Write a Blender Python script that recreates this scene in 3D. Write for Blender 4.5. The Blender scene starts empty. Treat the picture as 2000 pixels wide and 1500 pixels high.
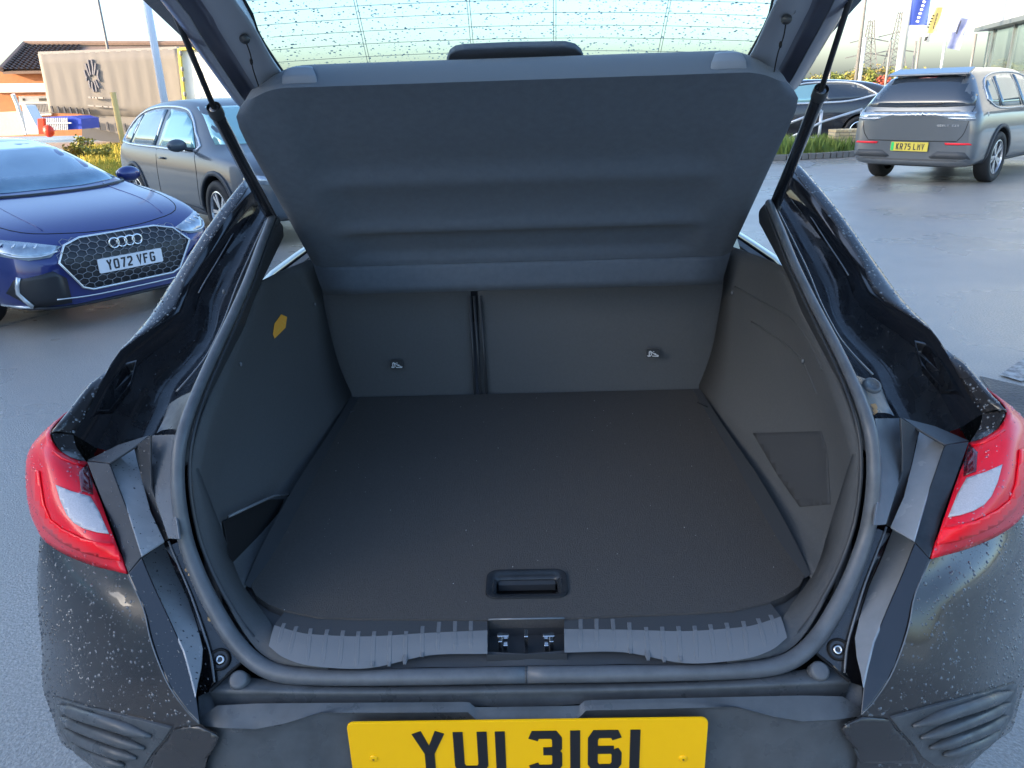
import bpy, bmesh, math, random
from mathutils import Vector, Matrix
from mathutils.bvhtree import BVHTree
from mathutils.geometry import delaunay_2d_cdt
random.seed(7)
R = math.radians
S = bpy.context.scene
COL = S.collection

# ------------------------------------------------------------------ camera
PITCH, ROLL, YAW, FPX = R(20.9), R(1.9), R(-1.43), 1500.0
CAM = Vector((.016, 0, 1.58))
_cy, _sy, _cp, _sp = math.cos(YAW), math.sin(YAW), math.cos(PITCH), math.sin(PITCH)
F_ = Vector((_sy*_cp, _cy*_cp, -_sp)); R0 = Vector((_cy, -_sy, 0)); U0 = R0.cross(F_)
R_ = R0*math.cos(ROLL) - U0*math.sin(ROLL); U_ = U0*math.cos(ROLL) + R0*math.sin(ROLL)
cd = bpy.data.cameras.new('camera'); cam = bpy.data.objects.new('camera', cd); COL.objects.link(cam)
M = Matrix((R_, U_, -F_)).transposed().to_4x4(); M.translation = CAM
cam.matrix_world = M
cd.sensor_fit = 'HORIZONTAL'; cd.sensor_width = 36; cd.lens = 36*FPX/2000
cd.clip_start = .02; cd.clip_end = 2000
S.camera = cam

# ------------------------------------------------------------------ light
SUN_EL, SUN_AZ = R(15), R(-112)          # azimuth clockwise from +Y: low sun from the left, a little behind
w = bpy.data.worlds.new('World'); S.world = w; w.use_nodes = True
nt = w.node_tree; bg = nt.nodes['Background']
sky = nt.nodes.new('ShaderNodeTexSky'); sky.sky_type = 'NISHITA'; sky.sun_disc = False
sky.sun_elevation = SUN_EL; sky.sun_rotation = SUN_AZ % (2*math.pi); sky.air_density = 1.0; sky.dust_density = 2.6; sky.ozone_density = 3.0
nt.links.new(sky.outputs[0], bg.inputs[0]); bg.inputs[1].default_value = .15
sl = bpy.data.lights.new('sun', 'SUN'); so = bpy.data.objects.new('sun', sl); COL.objects.link(so)
sl.energy = 2.7; sl.angle = R(.5); sl.color = (1, .80, .55)
sd = Vector((math.sin(SUN_AZ)*math.cos(SUN_EL), math.cos(SUN_AZ)*math.cos(SUN_EL), math.sin(SUN_EL)))
so.rotation_euler = sd.to_track_quat('Z', 'Y').to_euler(); so.location = (-30, -10, 30)
S.view_settings.view_transform = 'Standard'; S.view_settings.look = 'None'
S.view_settings.exposure = 2.2; S.view_settings.gamma = 1; S.view_settings.use_curve_mapping = False
S.render.engine = 'CYCLES'

# ------------------------------------------------------------------ helpers: points measured from the photograph
def ray(px, py): return F_ + R_*((px-1000)/FPX) - U_*((py-750)/FPX)
def PY(px, py, Y): d = ray(px, py); return CAM + d*((Y-CAM.y)/d.y)
def PZ(px, py, z): d = ray(px, py); return CAM + d*((z-CAM.z)/d.z)
def PP(px, py, o, n): d = ray(px, py); return CAM + d*((Vector(o)-CAM).dot(n)/d.dot(n))
def V(*a): return Vector(a)

# ------------------------------------------------------------------ helpers: materials
def mat(name, col, rough=.5, metal=0, coat=0, noise=None, bump=None, spec=.5, trans=0, ior=1.45, alpha=None, rvar=None, coords='Object', sheen=0, scale3=None):
    m = bpy.data.materials.new(name); m.use_nodes = True; t = m.node_tree; b = t.nodes['Principled BSDF']
    b.inputs['Base Color'].default_value = (*col, 1); b.inputs['Roughness'].default_value = rough
    b.inputs['Metallic'].default_value = metal; b.inputs['Coat Weight'].default_value = coat; b.inputs['Coat Roughness'].default_value = .04
    b.inputs['Specular IOR Level'].default_value = spec; b.inputs['Transmission Weight'].default_value = trans; b.inputs['IOR'].default_value = ior
    if sheen: b.inputs['Sheen Weight'].default_value = sheen; b.inputs['Sheen Roughness'].default_value = .5
    tc = t.nodes.new('ShaderNodeTexCoord'); vec = tc.outputs[coords]
    if scale3:
        mp = t.nodes.new('ShaderNodeMapping'); mp.inputs['Scale'].default_value = scale3; t.links.new(vec, mp.inputs[0]); vec = mp.outputs[0]
    if noise:   # (scale, amount, col2)
        n = t.nodes.new('ShaderNodeTexNoise'); n.inputs['Scale'].default_value = noise[0]; n.inputs['Detail'].default_value = 6
        n.inputs['Roughness'].default_value = .65
        t.links.new(vec, n.inputs['Vector'])
        r = t.nodes.new('ShaderNodeMapRange'); r.inputs[1].default_value = .5-noise[1]; r.inputs[2].default_value = .5+noise[1]
        t.links.new(n.outputs[0], r.inputs[0])
        x = t.nodes.new('ShaderNodeMix'); x.data_type = 'RGBA'; x.inputs[6].default_value = (*col, 1); x.inputs[7].default_value = (*noise[2], 1)
        t.links.new(r.outputs[0], x.inputs[0]); t.links.new(x.outputs[2], b.inputs['Base Color'])
    if rvar:    # (scale, lo, hi)
        n = t.nodes.new('ShaderNodeTexNoise'); n.inputs['Scale'].default_value = rvar[0]; n.inputs['Detail'].default_value = 4
        t.links.new(vec, n.inputs['Vector'])
        r = t.nodes.new('ShaderNodeMapRange'); r.inputs[1].default_value = .35; r.inputs[2].default_value = .65
        r.inputs[3].default_value = rvar[1]; r.inputs[4].default_value = rvar[2]
        t.links.new(n.outputs[0], r.inputs[0]); t.links.new(r.outputs[0], b.inputs['Roughness'])
    if bump:    # (scale, strength, distance)
        n = t.nodes.new('ShaderNodeTexNoise'); n.inputs['Scale'].default_value = bump[0]; n.inputs['Detail'].default_value = 3
        t.links.new(vec, n.inputs['Vector'])
        p = t.nodes.new('ShaderNodeBump'); p.inputs['Strength'].default_value = bump[1]; p.inputs['Distance'].default_value = bump[2]
        t.links.new(n.outputs[0], p.inputs['Height']); t.links.new(p.outputs[0], b.inputs['Normal'])
    return m
def glassmat(name, tint, gloss=.08, rough=.02):
    m = bpy.data.materials.new(name); m.use_nodes = True; t = m.node_tree; t.nodes.remove(t.nodes['Principled BSDF'])
    tr = t.nodes.new('ShaderNodeBsdfTransparent'); tr.inputs[0].default_value = (*tint, 1)
    gl = t.nodes.new('ShaderNodeBsdfGlossy'); gl.inputs['Roughness'].default_value = rough
    fr = t.nodes.new('ShaderNodeLayerWeight'); fr.inputs[0].default_value = .25
    mr = t.nodes.new('ShaderNodeMapRange'); mr.inputs[3].default_value = gloss; mr.inputs[4].default_value = .16
    mx = t.nodes.new('ShaderNodeMixShader'); t.links.new(fr.outputs['Fresnel'], mr.inputs[0]); t.links.new(mr.outputs[0], mx.inputs[0])
    t.links.new(tr.outputs[0], mx.inputs[1]); t.links.new(gl.outputs[0], mx.inputs[2]); t.links.new(mx.outputs[0], t.nodes['Material Output'].inputs[0])
    return m
K = {}
K['paint'] = mat('black_paint', (.008, .008, .010), .16, coat=1, bump=(180, .05, .002))
K['paint_wet'] = mat('black_paint_wet', (.022, .021, .0225), .26, coat=.55, noise=(3, .3, (.030, .028, .029)), rvar=(9, .18, .34), bump=(60, .03, .002))
K['gutter'] = mat('gutter_paint', (.012, .013, .016), .22, coat=.7, rvar=(30, .10, .42), bump=(26, .35, .006))
K['dusty'] = mat('dusty_black_paint', (.050, .055, .060), .36, noise=(22, .22, (.085, .094, .104)), bump=(160, .12, .0015), rvar=(30, .25, .5))
K['plastic'] = mat('black_plastic', (.038, .041, .046), .42, bump=(700, .25, .0012))
K['gloss_plastic'] = mat('glossy_black_plastic', (.016, .018, .021), .24, noise=(20, .2, (.03, .033, .038)), bump=(90, .06, .002))
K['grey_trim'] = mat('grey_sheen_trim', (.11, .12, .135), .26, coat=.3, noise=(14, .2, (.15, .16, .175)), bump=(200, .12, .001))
K['run'] = mat('rain_run_film', (.004, .004, .005), .04, coat=1)
K['grip'] = mat('grey_grip_plastic', (.19, .21, .25), .45)
K['sky_sheen_trim'] = mat('trim_with_sky_sheen', (.23, .245, .265), .22, coat=.8, noise=(18, .2, (.29, .305, .325)), rvar=(18, .10, .3))  # pale base colour stands in for sky reflected by these facets
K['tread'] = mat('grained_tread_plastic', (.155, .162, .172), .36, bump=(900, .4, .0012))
K['tread_shaded'] = mat('grained_tread_plastic_shaded', (.060, .063, .068), .5, bump=(900, .4, .0012))  # darker copy of the tread plastic, with shade put into the colour
K['rubber'] = mat('rubber_seal', (.075, .082, .092), .38, noise=(30, .2, (.11, .12, .135)), bump=(300, .12, .001))
K['carpet'] = mat('boot_carpet', (.104, .098, .094), .95, noise=(300, .3, (.074, .070, .068)), bump=(700, 1.0, .003), spec=.12)
K['liner'] = mat('boot_liner_felt', (.098, .102, .107), .9, noise=(160, .25, (.085, .089, .094)), bump=(1000, .6, .0015), spec=.2)
K['shelf'] = mat('shelf_felt', (.108, .134, .172), .88, noise=(60, .2, (.090, .112, .145)), bump=(1000, .5, .0015), spec=.25, sheen=.12)
K['shelf_top'] = mat('shelf_edge_felt', (.105, .125, .155), .8, bump=(1000, .5, .0015), sheen=.1)
K['recess_shade'] = mat('lining_recess_shade', (.050, .053, .058), .9, bump=(1000, .5, .0015))
K['ochre'] = mat('ochre_mark', (.42, .26, .13), .7)
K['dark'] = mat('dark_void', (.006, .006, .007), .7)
K['hatch'] = mat('tailgate_trim', (.34, .38, .44), .5, bump=(500, .2, .001))
K['hatch_paint'] = mat('tailgate_paint', (.10, .11, .155), .3, coat=.5)
K['red'] = mat('red_lens', (.86, .006, .022), .32, coat=.25, noise=(9, .25, (.70, .008, .026)), bump=(160, .10, .001))
K['red_deep'] = mat('bright_red_lens', (1.0, .001, .012), .3, coat=.2)
K['red_dark'] = mat('dark_red_lens', (.10, .006, .012), .12, coat=1)
K['clear'] = mat('frosted_clear_lens', (.40, .38, .40), .3, coat=.3, noise=(500, .12, (.50, .475, .50)), bump=(500, .25, .001))
K['plate'] = mat('yellow_plate', (1.0, .52, .0), .35, coat=.15, noise=(6, .3, (.96, .49, .0)), spec=.3)
K['plate_w'] = mat('white_plate', (.72, .74, .78), .3, coat=.4)
K['plate_y2'] = mat('yellow_plate_far', (.62, .50, .08), .35)
K['green'] = mat('green_flash', (.03, .5, .14), .35)
K['char'] = mat('plate_character', (.012, .012, .014), .35)
K['char2'] = mat('plate_character_far', (.03, .03, .035), .5)
K['steel'] = mat('steel', (.55, .56, .58), .25, metal=1)
K['chrome'] = mat('chrome', (.75, .78, .8), .12, metal=1)
K['orange'] = mat('orange_sticker', (1.0, .46, .06), .6)
K['yellow_p'] = mat('pale_sticker_print', (.95, .62, .12), .5)
K['white_print'] = mat('white_print', (.75, .78, .8), .5)
K['drop'] = mat('water_drop', (.055, .06, .07), .10, metal=.08, coat=.9)
K['glass'] = glassmat('rear_glass', (.80, .94, .95), .06)
K['wire'] = mat('heater_wire', (.16, .20, .20), .5)
K['asphalt'] = mat('wet_asphalt', (.20, .19, .175), .42, noise=(95, .17, (.37, .35, .325)), bump=(130, .45, .008), rvar=(.7, .20, .48), coords='Object', spec=.6)
K['asphalt2'] = mat('worn_asphalt', (.035, .037, .041), .5, noise=(60, .2, (.07, .072, .078)), bump=(65, .8, .015), rvar=(1.5, .3, .6))
K['paint_line'] = mat('road_paint', (.35, .36, .36), .5, noise=(18, .12, (.12, .12, .125)), bump=(75, .4, .008))
K['kerb'] = mat('kerb_stone', (.20, .20, .19), .7, noise=(8, .3, (.13, .13, .125)), bump=(60, .4, .01))
K['grass'] = mat('grass_ground', (.10, .11, .02), .9, noise=(3, .2, (.16, .14, .03)))
K['blade'] = mat('grass_blade', (.36, .36, .04), .8, noise=(1.2, .2, (.55, .38, .06)))
K['tyre'] = mat('tyre', (.018, .019, .021), .65, bump=(200, .3, .002))
K['rim'] = mat('alloy_rim', (.55, .56, .58), .3, metal=.85)
K['void2'] = mat('wheel_arch_dark', (.01, .01, .011), .8)
K['clad'] = mat('grey_cladding', (.05, .055, .062), .55)
K['cglass'] = mat('car_window', (.30, .36, .38), .06, metal=.75, noise=(1.5, .2, (.22, .27, .29)))
K['cglass_sky'] = mat('car_window_sky_tint', (.30, .50, .50), .05, metal=.5)  # teal colour stands in for bright sky in the glass
K['cglass_dark'] = mat('car_window_tinted', (.03, .04, .055), .05, metal=.05, coat=1)
K['c_blue'] = mat('blue_paint', (.014, .026, .145), .3, metal=.25, coat=1, bump=(60, .10, .003))
K['c_grey'] = mat('grey_paint', (.055, .070, .088), .4, metal=.0, coat=.45, bump=(50, .06, .003))
K['c_grey2'] = mat('blue_grey_paint', (.12, .135, .15), .3, metal=.4, coat=1, bump=(50, .05, .003))
K['c_black'] = mat('dark_paint', (.018, .020, .026), .22, coat=1)
K['lamp_c'] = mat('headlamp_glass', (.45, .52, .58), .1, metal=.5, coat=1, noise=(9, .2, (.18, .22, .27)))
K['grille'] = mat('grille_plastic', (.02, .022, .027), .4)
K['mesh_grey'] = mat('mesh_grey', (.20, .21, .23), .4)
K['silver'] = mat('satin_silver', (.62, .65, .68), .25, metal=.6)

# ------------------------------------------------------------------ helpers: objects
def link(o, parent=None):
    COL.objects.link(o)
    if parent: o.parent = parent
    return o
def mobj(name, verts, faces, m, parent=None, smooth=False, kind=None):
    me = bpy.data.meshes.new(name); me.from_pydata([tuple(v) for v in verts], [], faces)
    if isinstance(m, (list, tuple)):
        for x in m: me.materials.append(x)
    else: me.materials.append(m)
    me.validate(); me.update()
    if smooth: me.polygons.foreach_set('use_smooth', [True]*len(me.polygons))
    o = bpy.data.objects.new(name, me); link(o, parent)
    if kind: o['kind'] = kind
    return o
def empty(name, loc, rz=0, parent=None):
    o = bpy.data.objects.new(name, None); o.location = loc; o.rotation_euler = (0, 0, rz); o.empty_display_size = .2
    return link(o, parent)
def tag(o, label=None, cat=None, group=None, kind=None):
    if label: o['label'] = label
    if cat: o['category'] = cat
    if group: o['group'] = group
    if kind: o['kind'] = kind
    return o
def mod(o, kind, **kw):
    x = o.modifiers.new(kind.lower(), kind)
    for k, v in kw.items(): setattr(x, k, v)
    return o
class MB:
    def __init__(s): s.v = []; s.f = []
    def add(s, v, f):
        n = len(s.v); s.v += [Vector(q) for q in v]; s.f += [tuple(i+n for i in q) for q in f]; return s
    def box(s, c, d, rot=None):
        c = Vector(c); h = Vector(d)/2
        v = [Vector((x*h.x, y*h.y, z*h.z)) for x in (-1, 1) for y in (-1, 1) for z in (-1, 1)]
        if rot is not None: v = [rot @ q for q in v]
        return s.add([q+c for q in v], [(0,1,3,2),(4,6,7,5),(0,4,5,1),(2,3,7,6),(0,2,6,4),(1,5,7,3)])
    def tube(s, pts, r, n=8, cap=True):
        pts = [Vector(p) for p in pts]; rs = r if isinstance(r, (list, tuple)) else [r]*len(pts)
        rings = []; prev = None
        for i, p in enumerate(pts):
            t = (pts[min(i+1, len(pts)-1)] - pts[max(i-1, 0)]).normalized()
            if prev is None: a = t.orthogonal().normalized()
            else: a = (prev - t*prev.dot(t)).normalized()
            prev = a; b = t.cross(a)
            rings.append([p + (a*math.cos(2*math.pi*k/n) + b*math.sin(2*math.pi*k/n))*rs[i] for k in range(n)])
        v = [q for g in rings for q in g]; f = []
        for i in range(len(pts)-1):
            for k in range(n): f.append((i*n+k, i*n+(k+1) % n, (i+1)*n+(k+1) % n, (i+1)*n+k))
        if cap: f += [tuple(range(n))[::-1], tuple((len(pts)-1)*n+k for k in range(n))]
        return s.add(v, f)
    def prism(s, poly, ext):      # poly: 3D points, extruded by vector ext
        n = len(poly); e = Vector(ext); P = [Vector(q) for q in poly]
        return s.add(P + [q+e for q in P], [tuple(range(n))[::-1], tuple(range(n, 2*n))] + [(i, (i+1) % n, n+(i+1) % n, n+i) for i in range(n)])
    def build(s, name, m, parent=None, smooth=False, kind=None):
        return mobj(name, s.v, s.f, m, parent, smooth, kind)
def crm(pts, k):                 # Catmull-Rom resampling, k points per span
    P = [Vector(p) for p in pts]; out = []
    if k <= 1 or len(P) < 2: return P
    for i in range(len(P)-1):
        a = P[i-1] if i else P[0]*2-P[1]; b = P[i]; c = P[i+1]; d = P[i+2] if i+2 < len(P) else P[-1]*2-P[-2]
        for j in range(k):
            t = j/k
            out.append(.5*((2*b) + (c-a)*t + (2*a-5*b+4*c-d)*t*t + (3*b-a-3*c+d)*t**3))
    return out+[P[-1]]
def lin(pts, k):
    P = [Vector(p) for p in pts]; out = []
    for i in range(len(P)-1): out += [P[i].lerp(P[i+1], j/k) for j in range(k)]
    return out+[P[-1]]
def pt(q):
    if isinstance(q, Vector): return q
    return PY(*q)
def gridmesh(rows, ku=1, kv=1, fu=crm, fv=crm):
    rows = [[pt(q) for q in r] for r in rows]
    rows = [fu(r, ku) for r in rows]
    cols = [fv([r[j] for r in rows], kv) for j in range(len(rows[0]))]
    ni, nj = len(cols[0]), len(cols)
    v = [cols[j][i] for i in range(ni) for j in range(nj)]
    f = [(i*nj+j, i*nj+j+1, (i+1)*nj+j+1, (i+1)*nj+j) for i in range(ni-1) for j in range(nj-1)]
    return v, f
def mir(v, f): return [Vector((-q.x, q.y, q.z)) for q in v], [tuple(reversed(q)) for q in f]
def grid(name, rows, m, parent, ku=1, kv=1, fu=crm, fv=crm, both=True, smooth=True, thick=0, off=0):
    v, f = gridmesh(rows, ku, kv, fu, fv); out = []
    if both and max(q.x for q in v) < .0012 and sum(1 for q in v if abs(q.x) < .0012) >= 2 and name not in ('panel_flange',):
        for q in v:
            if abs(q.x) < .0012: q.x = 0
        a, b = mir(v, f); n = len(v); o = mobj(name, v+a, f+[tuple(i+n for i in q) for q in b], m, parent, smooth)
        bm = bmesh.new(); bm.from_mesh(o.data); bmesh.ops.remove_doubles(bm, verts=[q for q in bm.verts if abs(q.co.x) < .0005], dist=.0004); bm.to_mesh(o.data); bm.free()
        for p in o.data.polygons: p.use_smooth = smooth
        if thick: mod(o, 'SOLIDIFY', thickness=thick, offset=off)
        return [o]
    for s in ((0, 1) if both else (0,)):
        vv, ff = mir(v, f) if s else (v, f)
        o = mobj(name, vv, ff, m, parent, smooth)
        if thick: mod(o, 'SOLIDIFY', thickness=thick, offset=off)
        out.append(o)
    return out
def ellipsoid(c, r, n=12, mrings=8):
    v = []; f = []
    for i in range(mrings+1):
        th = math.pi*i/mrings
        for k in range(n):
            a = 2*math.pi*k/n; v.append(Vector((c[0]+r[0]*math.sin(th)*math.cos(a), c[1]+r[1]*math.sin(th)*math.sin(a), c[2]+r[2]*math.cos(th))))
    for i in range(mrings):
        for k in range(n): f.append((i*n+k, (i+1)*n+k, (i+1)*n+(k+1) % n, i*n+(k+1) % n))
    return v, f
def disc_stack(c, axis, prof, n=24):   # prof: (radius, offset along axis)
    c = Vector(c); axis = Vector(axis).normalized(); a = axis.orthogonal().normalized(); b = axis.cross(a); v = []; f = []
    for (r, h) in prof:
        for k in range(n): v.append(c+axis*h+(a*math.cos(2*math.pi*k/n)+b*math.sin(2*math.pi*k/n))*max(r, 1e-5))
    for i in range(len(prof)-1):
        for k in range(n): f.append((i*n+k, i*n+(k+1) % n, (i+1)*n+(k+1) % n, (i+1)*n+k))
    return v, f
# lettering: stroke characters of British number plates
GL = {'Y': [[(0,1),(.5,.48),(1,1)],[(.5,.48),(.5,0)]], 'U': [[(0,1),(0,.14),(.14,0),(.86,0),(1,.14),(1,1)]],
 'I': [[(.5,1),(.5,0)]], '1': [[(.5,1),(.5,0)]],
 '3': [[(0,.86),(.1,1),(.86,1),(1,.88),(1,.62),(.88,.52),(.42,.52)],[(.42,.52),(.88,.52),(1,.42),(1,.12),(.86,0),(.1,0),(0,.14)]],
 '6': [[(1,.86),(.9,1),(.14,1),(0,.86),(0,.14),(.14,0),(.86,0),(1,.14),(1,.42),(.88,.54)],[(.88,.54),(.06,.54)]],
 'O': [[(.5,1),(.14,1),(0,.86),(0,.14),(.14,0),(.86,0),(1,.14),(1,.86),(.86,1),(.5,1)]],
 '7': [[(0,1),(1,1),(.4,0)]], '2': [[(0,.86),(.12,1),(.86,1),(1,.86),(1,.6),(0,.12),(0,0),(1,0)]],
 'V': [[(0,1),(.5,0),(1,1)]], 'F': [[(1,1),(0,1),(0,0)],[(0,.53),(.8,.53)]],
 'G': [[(1,.84),(.86,1),(.14,1),(0,.86),(0,.14),(.14,0),(.86,0),(1,.14),(1,.46),(.55,.46)]],
 'K': [[(0,1),(0,0)],[(1,1),(0,.42)],[(.3,.55),(1,0)]], 'R': [[(0,0),(0,1),(.84,1),(1,.88),(1,.6),(.84,.48),(0,.48)],[(.5,.48),(1,0)]],
 '5': [[(1,1),(0,1),(0,.56),(.84,.56),(1,.44),(1,.14),(.86,0),(0,0)]], 'L': [[(0,1),(0,0),(1,0)]],
 'M': [[(0,0),(0,1),(.5,.45),(1,1),(1,0)]], 'E': [[(1,1),(0,1),(0,0),(1,0)],[(0,.52),(.8,.52)]],
 'X': [[(0,1),(1,0)],[(1,1),(0,0)]], 'S': [[(1,.86),(.86,1),(.14,1),(0,.86),(0,.62),(1,.4),(1,.14),(.86,0),(.14,0),(0,.14)]]}
def ribbon(pts, hw, m, o, u, v, n, th):
    P = [Vector((a, b)) for a, b in pts]; L = []; Rr = []
    closed = (P[0]-P[-1]).length < 1e-6
    for i, p in enumerate(P):
        a = (p-P[i-1]) if i else ((P[0]-P[-2]) if closed else (P[1]-P[0])); b = (P[i+1]-p) if i < len(P)-1 else ((P[1]-P[0]) if closed else (P[-1]-P[-2]))
        a = a.normalized(); b = b.normalized(); na = Vector((-a.y, a.x)); nb = Vector((-b.y, b.x)); q = (na+nb)
        q = q.normalized() if q.length > 1e-6 else na
        q = q*(hw/max(.45, q.dot(na))); L.append(p+q); Rr.append(p-q)
    W = lambda q, h: o+u*q.x+v*q.y+n*h
    vs = []; fs = []; k = len(P)
    for h in (th, 0): vs += [W(q, h) for q in L]+[W(q, h) for q in Rr]
    for i in range(k-1):
        fs += [(i, k+i, k+i+1, i+1), (2*k+i, i, i+1, 2*k+i+1), (k+i, 3*k+i, 3*k+i+1, k+i+1)]
    fs += [(0, 2*k, 3*k, k), (k-1, 2*k-1, 4*k-1, 3*k-1)]
    m.add(vs, fs)
def letter(ch, o, u, v, n, h, wd, st, th, mt, parent):
    mb = MB(); hw = st/2
    for pk, pl in enumerate(GL[ch]):
        if ch in 'I1': q = [(hw, 0), (hw, h)]
        else: q = [(hw+x*(wd-st), hw+y*(h-st)) for x, y in pl]
        if ch not in 'I1':
            # open ends reach the full height / width of the character
            for e, e2 in ((0, 1), (-1, -2)):
                x, y = pl[e]; 
                if (x, y) != pl[0 if e else -1] and y in (0, 1) and abs(pl[e2][1]-y) > .3:
                    q[e] = (q[e][0], 0 if y == 0 else h)
        ribbon(q, hw, mb, o, u, v, n, th*(1+.28*pk))
    return mb.build('letter', mt, parent)
def bvh_of(*objs):
    dg = bpy.context.evaluated_depsgraph_get(); vs = []; fs = []
    for o in objs:
        e = o.evaluated_get(dg); me = e.to_mesh(); n = len(vs); mw = e.matrix_world
        vs += [mw @ v.co for v in me.vertices]; fs += [tuple(i+n for i in p.vertices) for p in me.polygons]; e.to_mesh_clear()
    return BVHTree.FromPolygons(vs, fs)
# water drops scattered on given objects
_dv, _df = [], []
def dropmesh():
    v = [Vector((0, 0, .55))]; n = 6
    for (r, z) in ((.6, .42), (1, .0)):
        for k in range(n): v.append(Vector((r*math.cos(2*math.pi*k/n), r*math.sin(2*math.pi*k/n), z)))
    f = [(0, 1+k, 1+(k+1) % n) for k in range(n)]+[(1+k, 1+n+k, 1+n+(k+1) % n, 1+(k+1) % n) for k in range(n)]
    return v, f
_dv, _df = dropmesh()
def compact(P, fs):
    u = sorted({i for q in fs for i in q}); mp = {a: k for k, a in enumerate(u)}
    return [P[i] for i in u], [tuple(mp[i] for i in q) for q in fs]
def droplets(objs, count, r0, r1, parent, name='water_drops', keep=None, m=None, flow=None, toward=Vector((0, -.6, 2.2))):
    dg = bpy.context.evaluated_depsgraph_get(); tris = []; tot = 0
    for o in objs:
        e = o.evaluated_get(dg); me = e.to_mesh(); me.calc_loop_triangles(); mw = e.matrix_world
        for t in me.loop_triangles:
            a, b, c = [mw @ me.vertices[i].co for i in t.vertices]; n = (b-a).cross(c-a); ar = n.length/2
            if ar < 1e-10: continue
            n.normalize()
            if n.dot(toward-a) < 0: 
                if o.modifiers: continue
                n = -n
            tot += ar; tris.append((tot, a, b, c, n))
        e.to_mesh_clear()
    import bisect
    cum = [t[0] for t in tris]; mb = MB()
    vs = []; fs = []
    for i in range(count):
        t = tris[min(len(tris)-1, bisect.bisect(cum, random.random()*tot))]
        a, b = random.random(), random.random()
        if a+b > 1: a, b = 1-a, 1-b
        p = t[1]+(t[2]-t[1])*a+(t[3]-t[1])*b
        if keep and not keep(p): continue
        n = t[4]; r = r0+(r1-r0)*random.random()**3
        x = n.orthogonal().normalized(); y = n.cross(x); st = 1+.35*random.random()
        k = len(vs); an = random.random()*6.28; x, y = x*math.cos(an)+y*math.sin(an), y*math.cos(an)-x*math.sin(an)
        vs += [p+x*(q.x*r*st)+y*(q.y*r)+n*(q.z*r) for q in _dv]; fs += [tuple(j+k for j in q) for q in _df]
    return mobj(name, vs, fs, m or K['drop'], parent, True, 'stuff')

def settle(root, loc):           # put the Empty at the thing's base, keep world-built parts where they are
    loc = Vector(loc); root.location = loc
    for c in root.children: c.matrix_parent_inverse = Matrix.Translation(-loc)

# ================================================================== GROUND AND SETTING
def sheet(name, poly, z, m, kind='structure', parent=None):
    return mobj(name, [(x, y, z) for x, y in poly], [tuple(range(len(poly)))], m, parent, kind=kind)
sheet('ground', [(-400, -200), (400, -200), (400, 900), (-400, 900)], -.006, mat('far_ground', (.06, .065, .04), .9, noise=(.1, .2, (.09, .08, .05))))
sheet('car_park', [(-42, -40), (60, -40), (60, 60), (-42, 60)], 0, K['asphalt'])
BR = empty('black_boot_car', (0, 0, 0))
tag(BR, 'black wet SUV seen from behind with its tailgate raised over an empty boot', 'car')
B = BR
# ------------------------------------------------------------------ quarter panels: beaded strip beside the gutter, then down the flank
sil = [(478,352,2.02),(454,380,1.95),(400,452,1.83),(350,531,1.72),(331,560,1.68),(293,619,1.58),(249,674,1.48),(217,718,1.40),(176,750,1.33),(141,795,1.26),(100,845,1.19)]
inn = [(486,364,1.99),(473,386,1.93),(412,470,1.79),(362,550,1.68),(342,604,1.60),(292,645,1.51),(235,686,1.43),(205,736,1.355),(183,780,1.30),(164,818,1.255),(143,849,1.215)]
silP = [PY(*q) for q in sil]; innP = [PY(*q) for q in inn]
def flank(P, i):                 # points going over the shoulder and down the side of the body
    o = []
    for (dx, dy, z) in ((-.025, .03, None), (-.055, .06, None), (-.075, .10, .86), (-.07, .12, .60), (-.05, .14, .42)):
        q = P+Vector((dx, dy, 0)); q.z = P.z-(.03 if dx == -.025 else .10) if z is None else min(z, P.z-.12)
        q.x = max(q.x, -.925); o.append(q)
    return o
rows = [[innP[i], innP[i].lerp(silP[i], .5)+Vector((0, 0, .004)), silP[i]]+flank(silP[i], i) for i in range(len(sil))]
qp = grid('quarter_panel', rows, K['paint_wet'], B, ku=2, kv=2, thick=.002)
# corner of the quarter panel above the lamp
rows = [[(143,849,1.215),(122,846,1.205),(100,845,1.19)],[(147,868,1.20),(130,868,1.19),(106,862,1.178)],[(156,884,1.19),(140,884,1.18),(118,880,1.17)],[(169,903,1.18),(155,899,1.17),(138,893,1.165)]]
qc = grid('quarter_corner', rows, K['paint_wet'], B, ku=2, kv=2)
# far body: roof skin, flank to the front, glasshouse posts
def ext(name, rows, m, **k): return grid(name, rows, m, B, **k)
zr = [(1.92, 1.545), (2.3, 1.55), (2.9, 1.555), (3.5, 1.52), (3.9, 1.42)]
rows = [[V(0, y, z), V(-.3, y, z-.005), V(-.42, y, z-.02), V(-.52, y, z-.04), V(-.58, y, z-.08)] for y, z in zr]
ext('roof_panel', rows, K['paint'], ku=2, kv=2, thick=.02)
rows = [[V(-.80 if y < 2.2 else -.86, y, 1.02), V(-.90, y, .93), V(-.915, y, .75), V(-.90, y, .5), V(-.84, y, .3)] for y in (2.15, 2.6, 3.2, 3.8, 4.6, 5.0)]
ext('side_panel', rows, K['paint'], ku=2, kv=2, thick=.02)
for q in (((-.59, 2.75, 1.46), (-.74, 2.7, 1.0)), ((-.59, 3.85, 1.33), (-.78, 4.45, 1.0))):
    for s in (1, -1):
        a, b = [Vector((p[0]*s, p[1], p[2])) for p in q]; MB().tube([a, b], .035, 6).build('door_pillar', K['paint'], B)
rows = [[V(0, y, z), V(-.45, y, z-.02), V(-.78, y, z-.08), V(-.9, y, z-.16)] for y, z in ((4.35, 1.03), (4.7, 1.0), (5.1, .90), (5.3, .72), (5.32, .4))]
ext('bonnet', rows, K['paint'], ku=2, kv=2, thick=.02)
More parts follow.
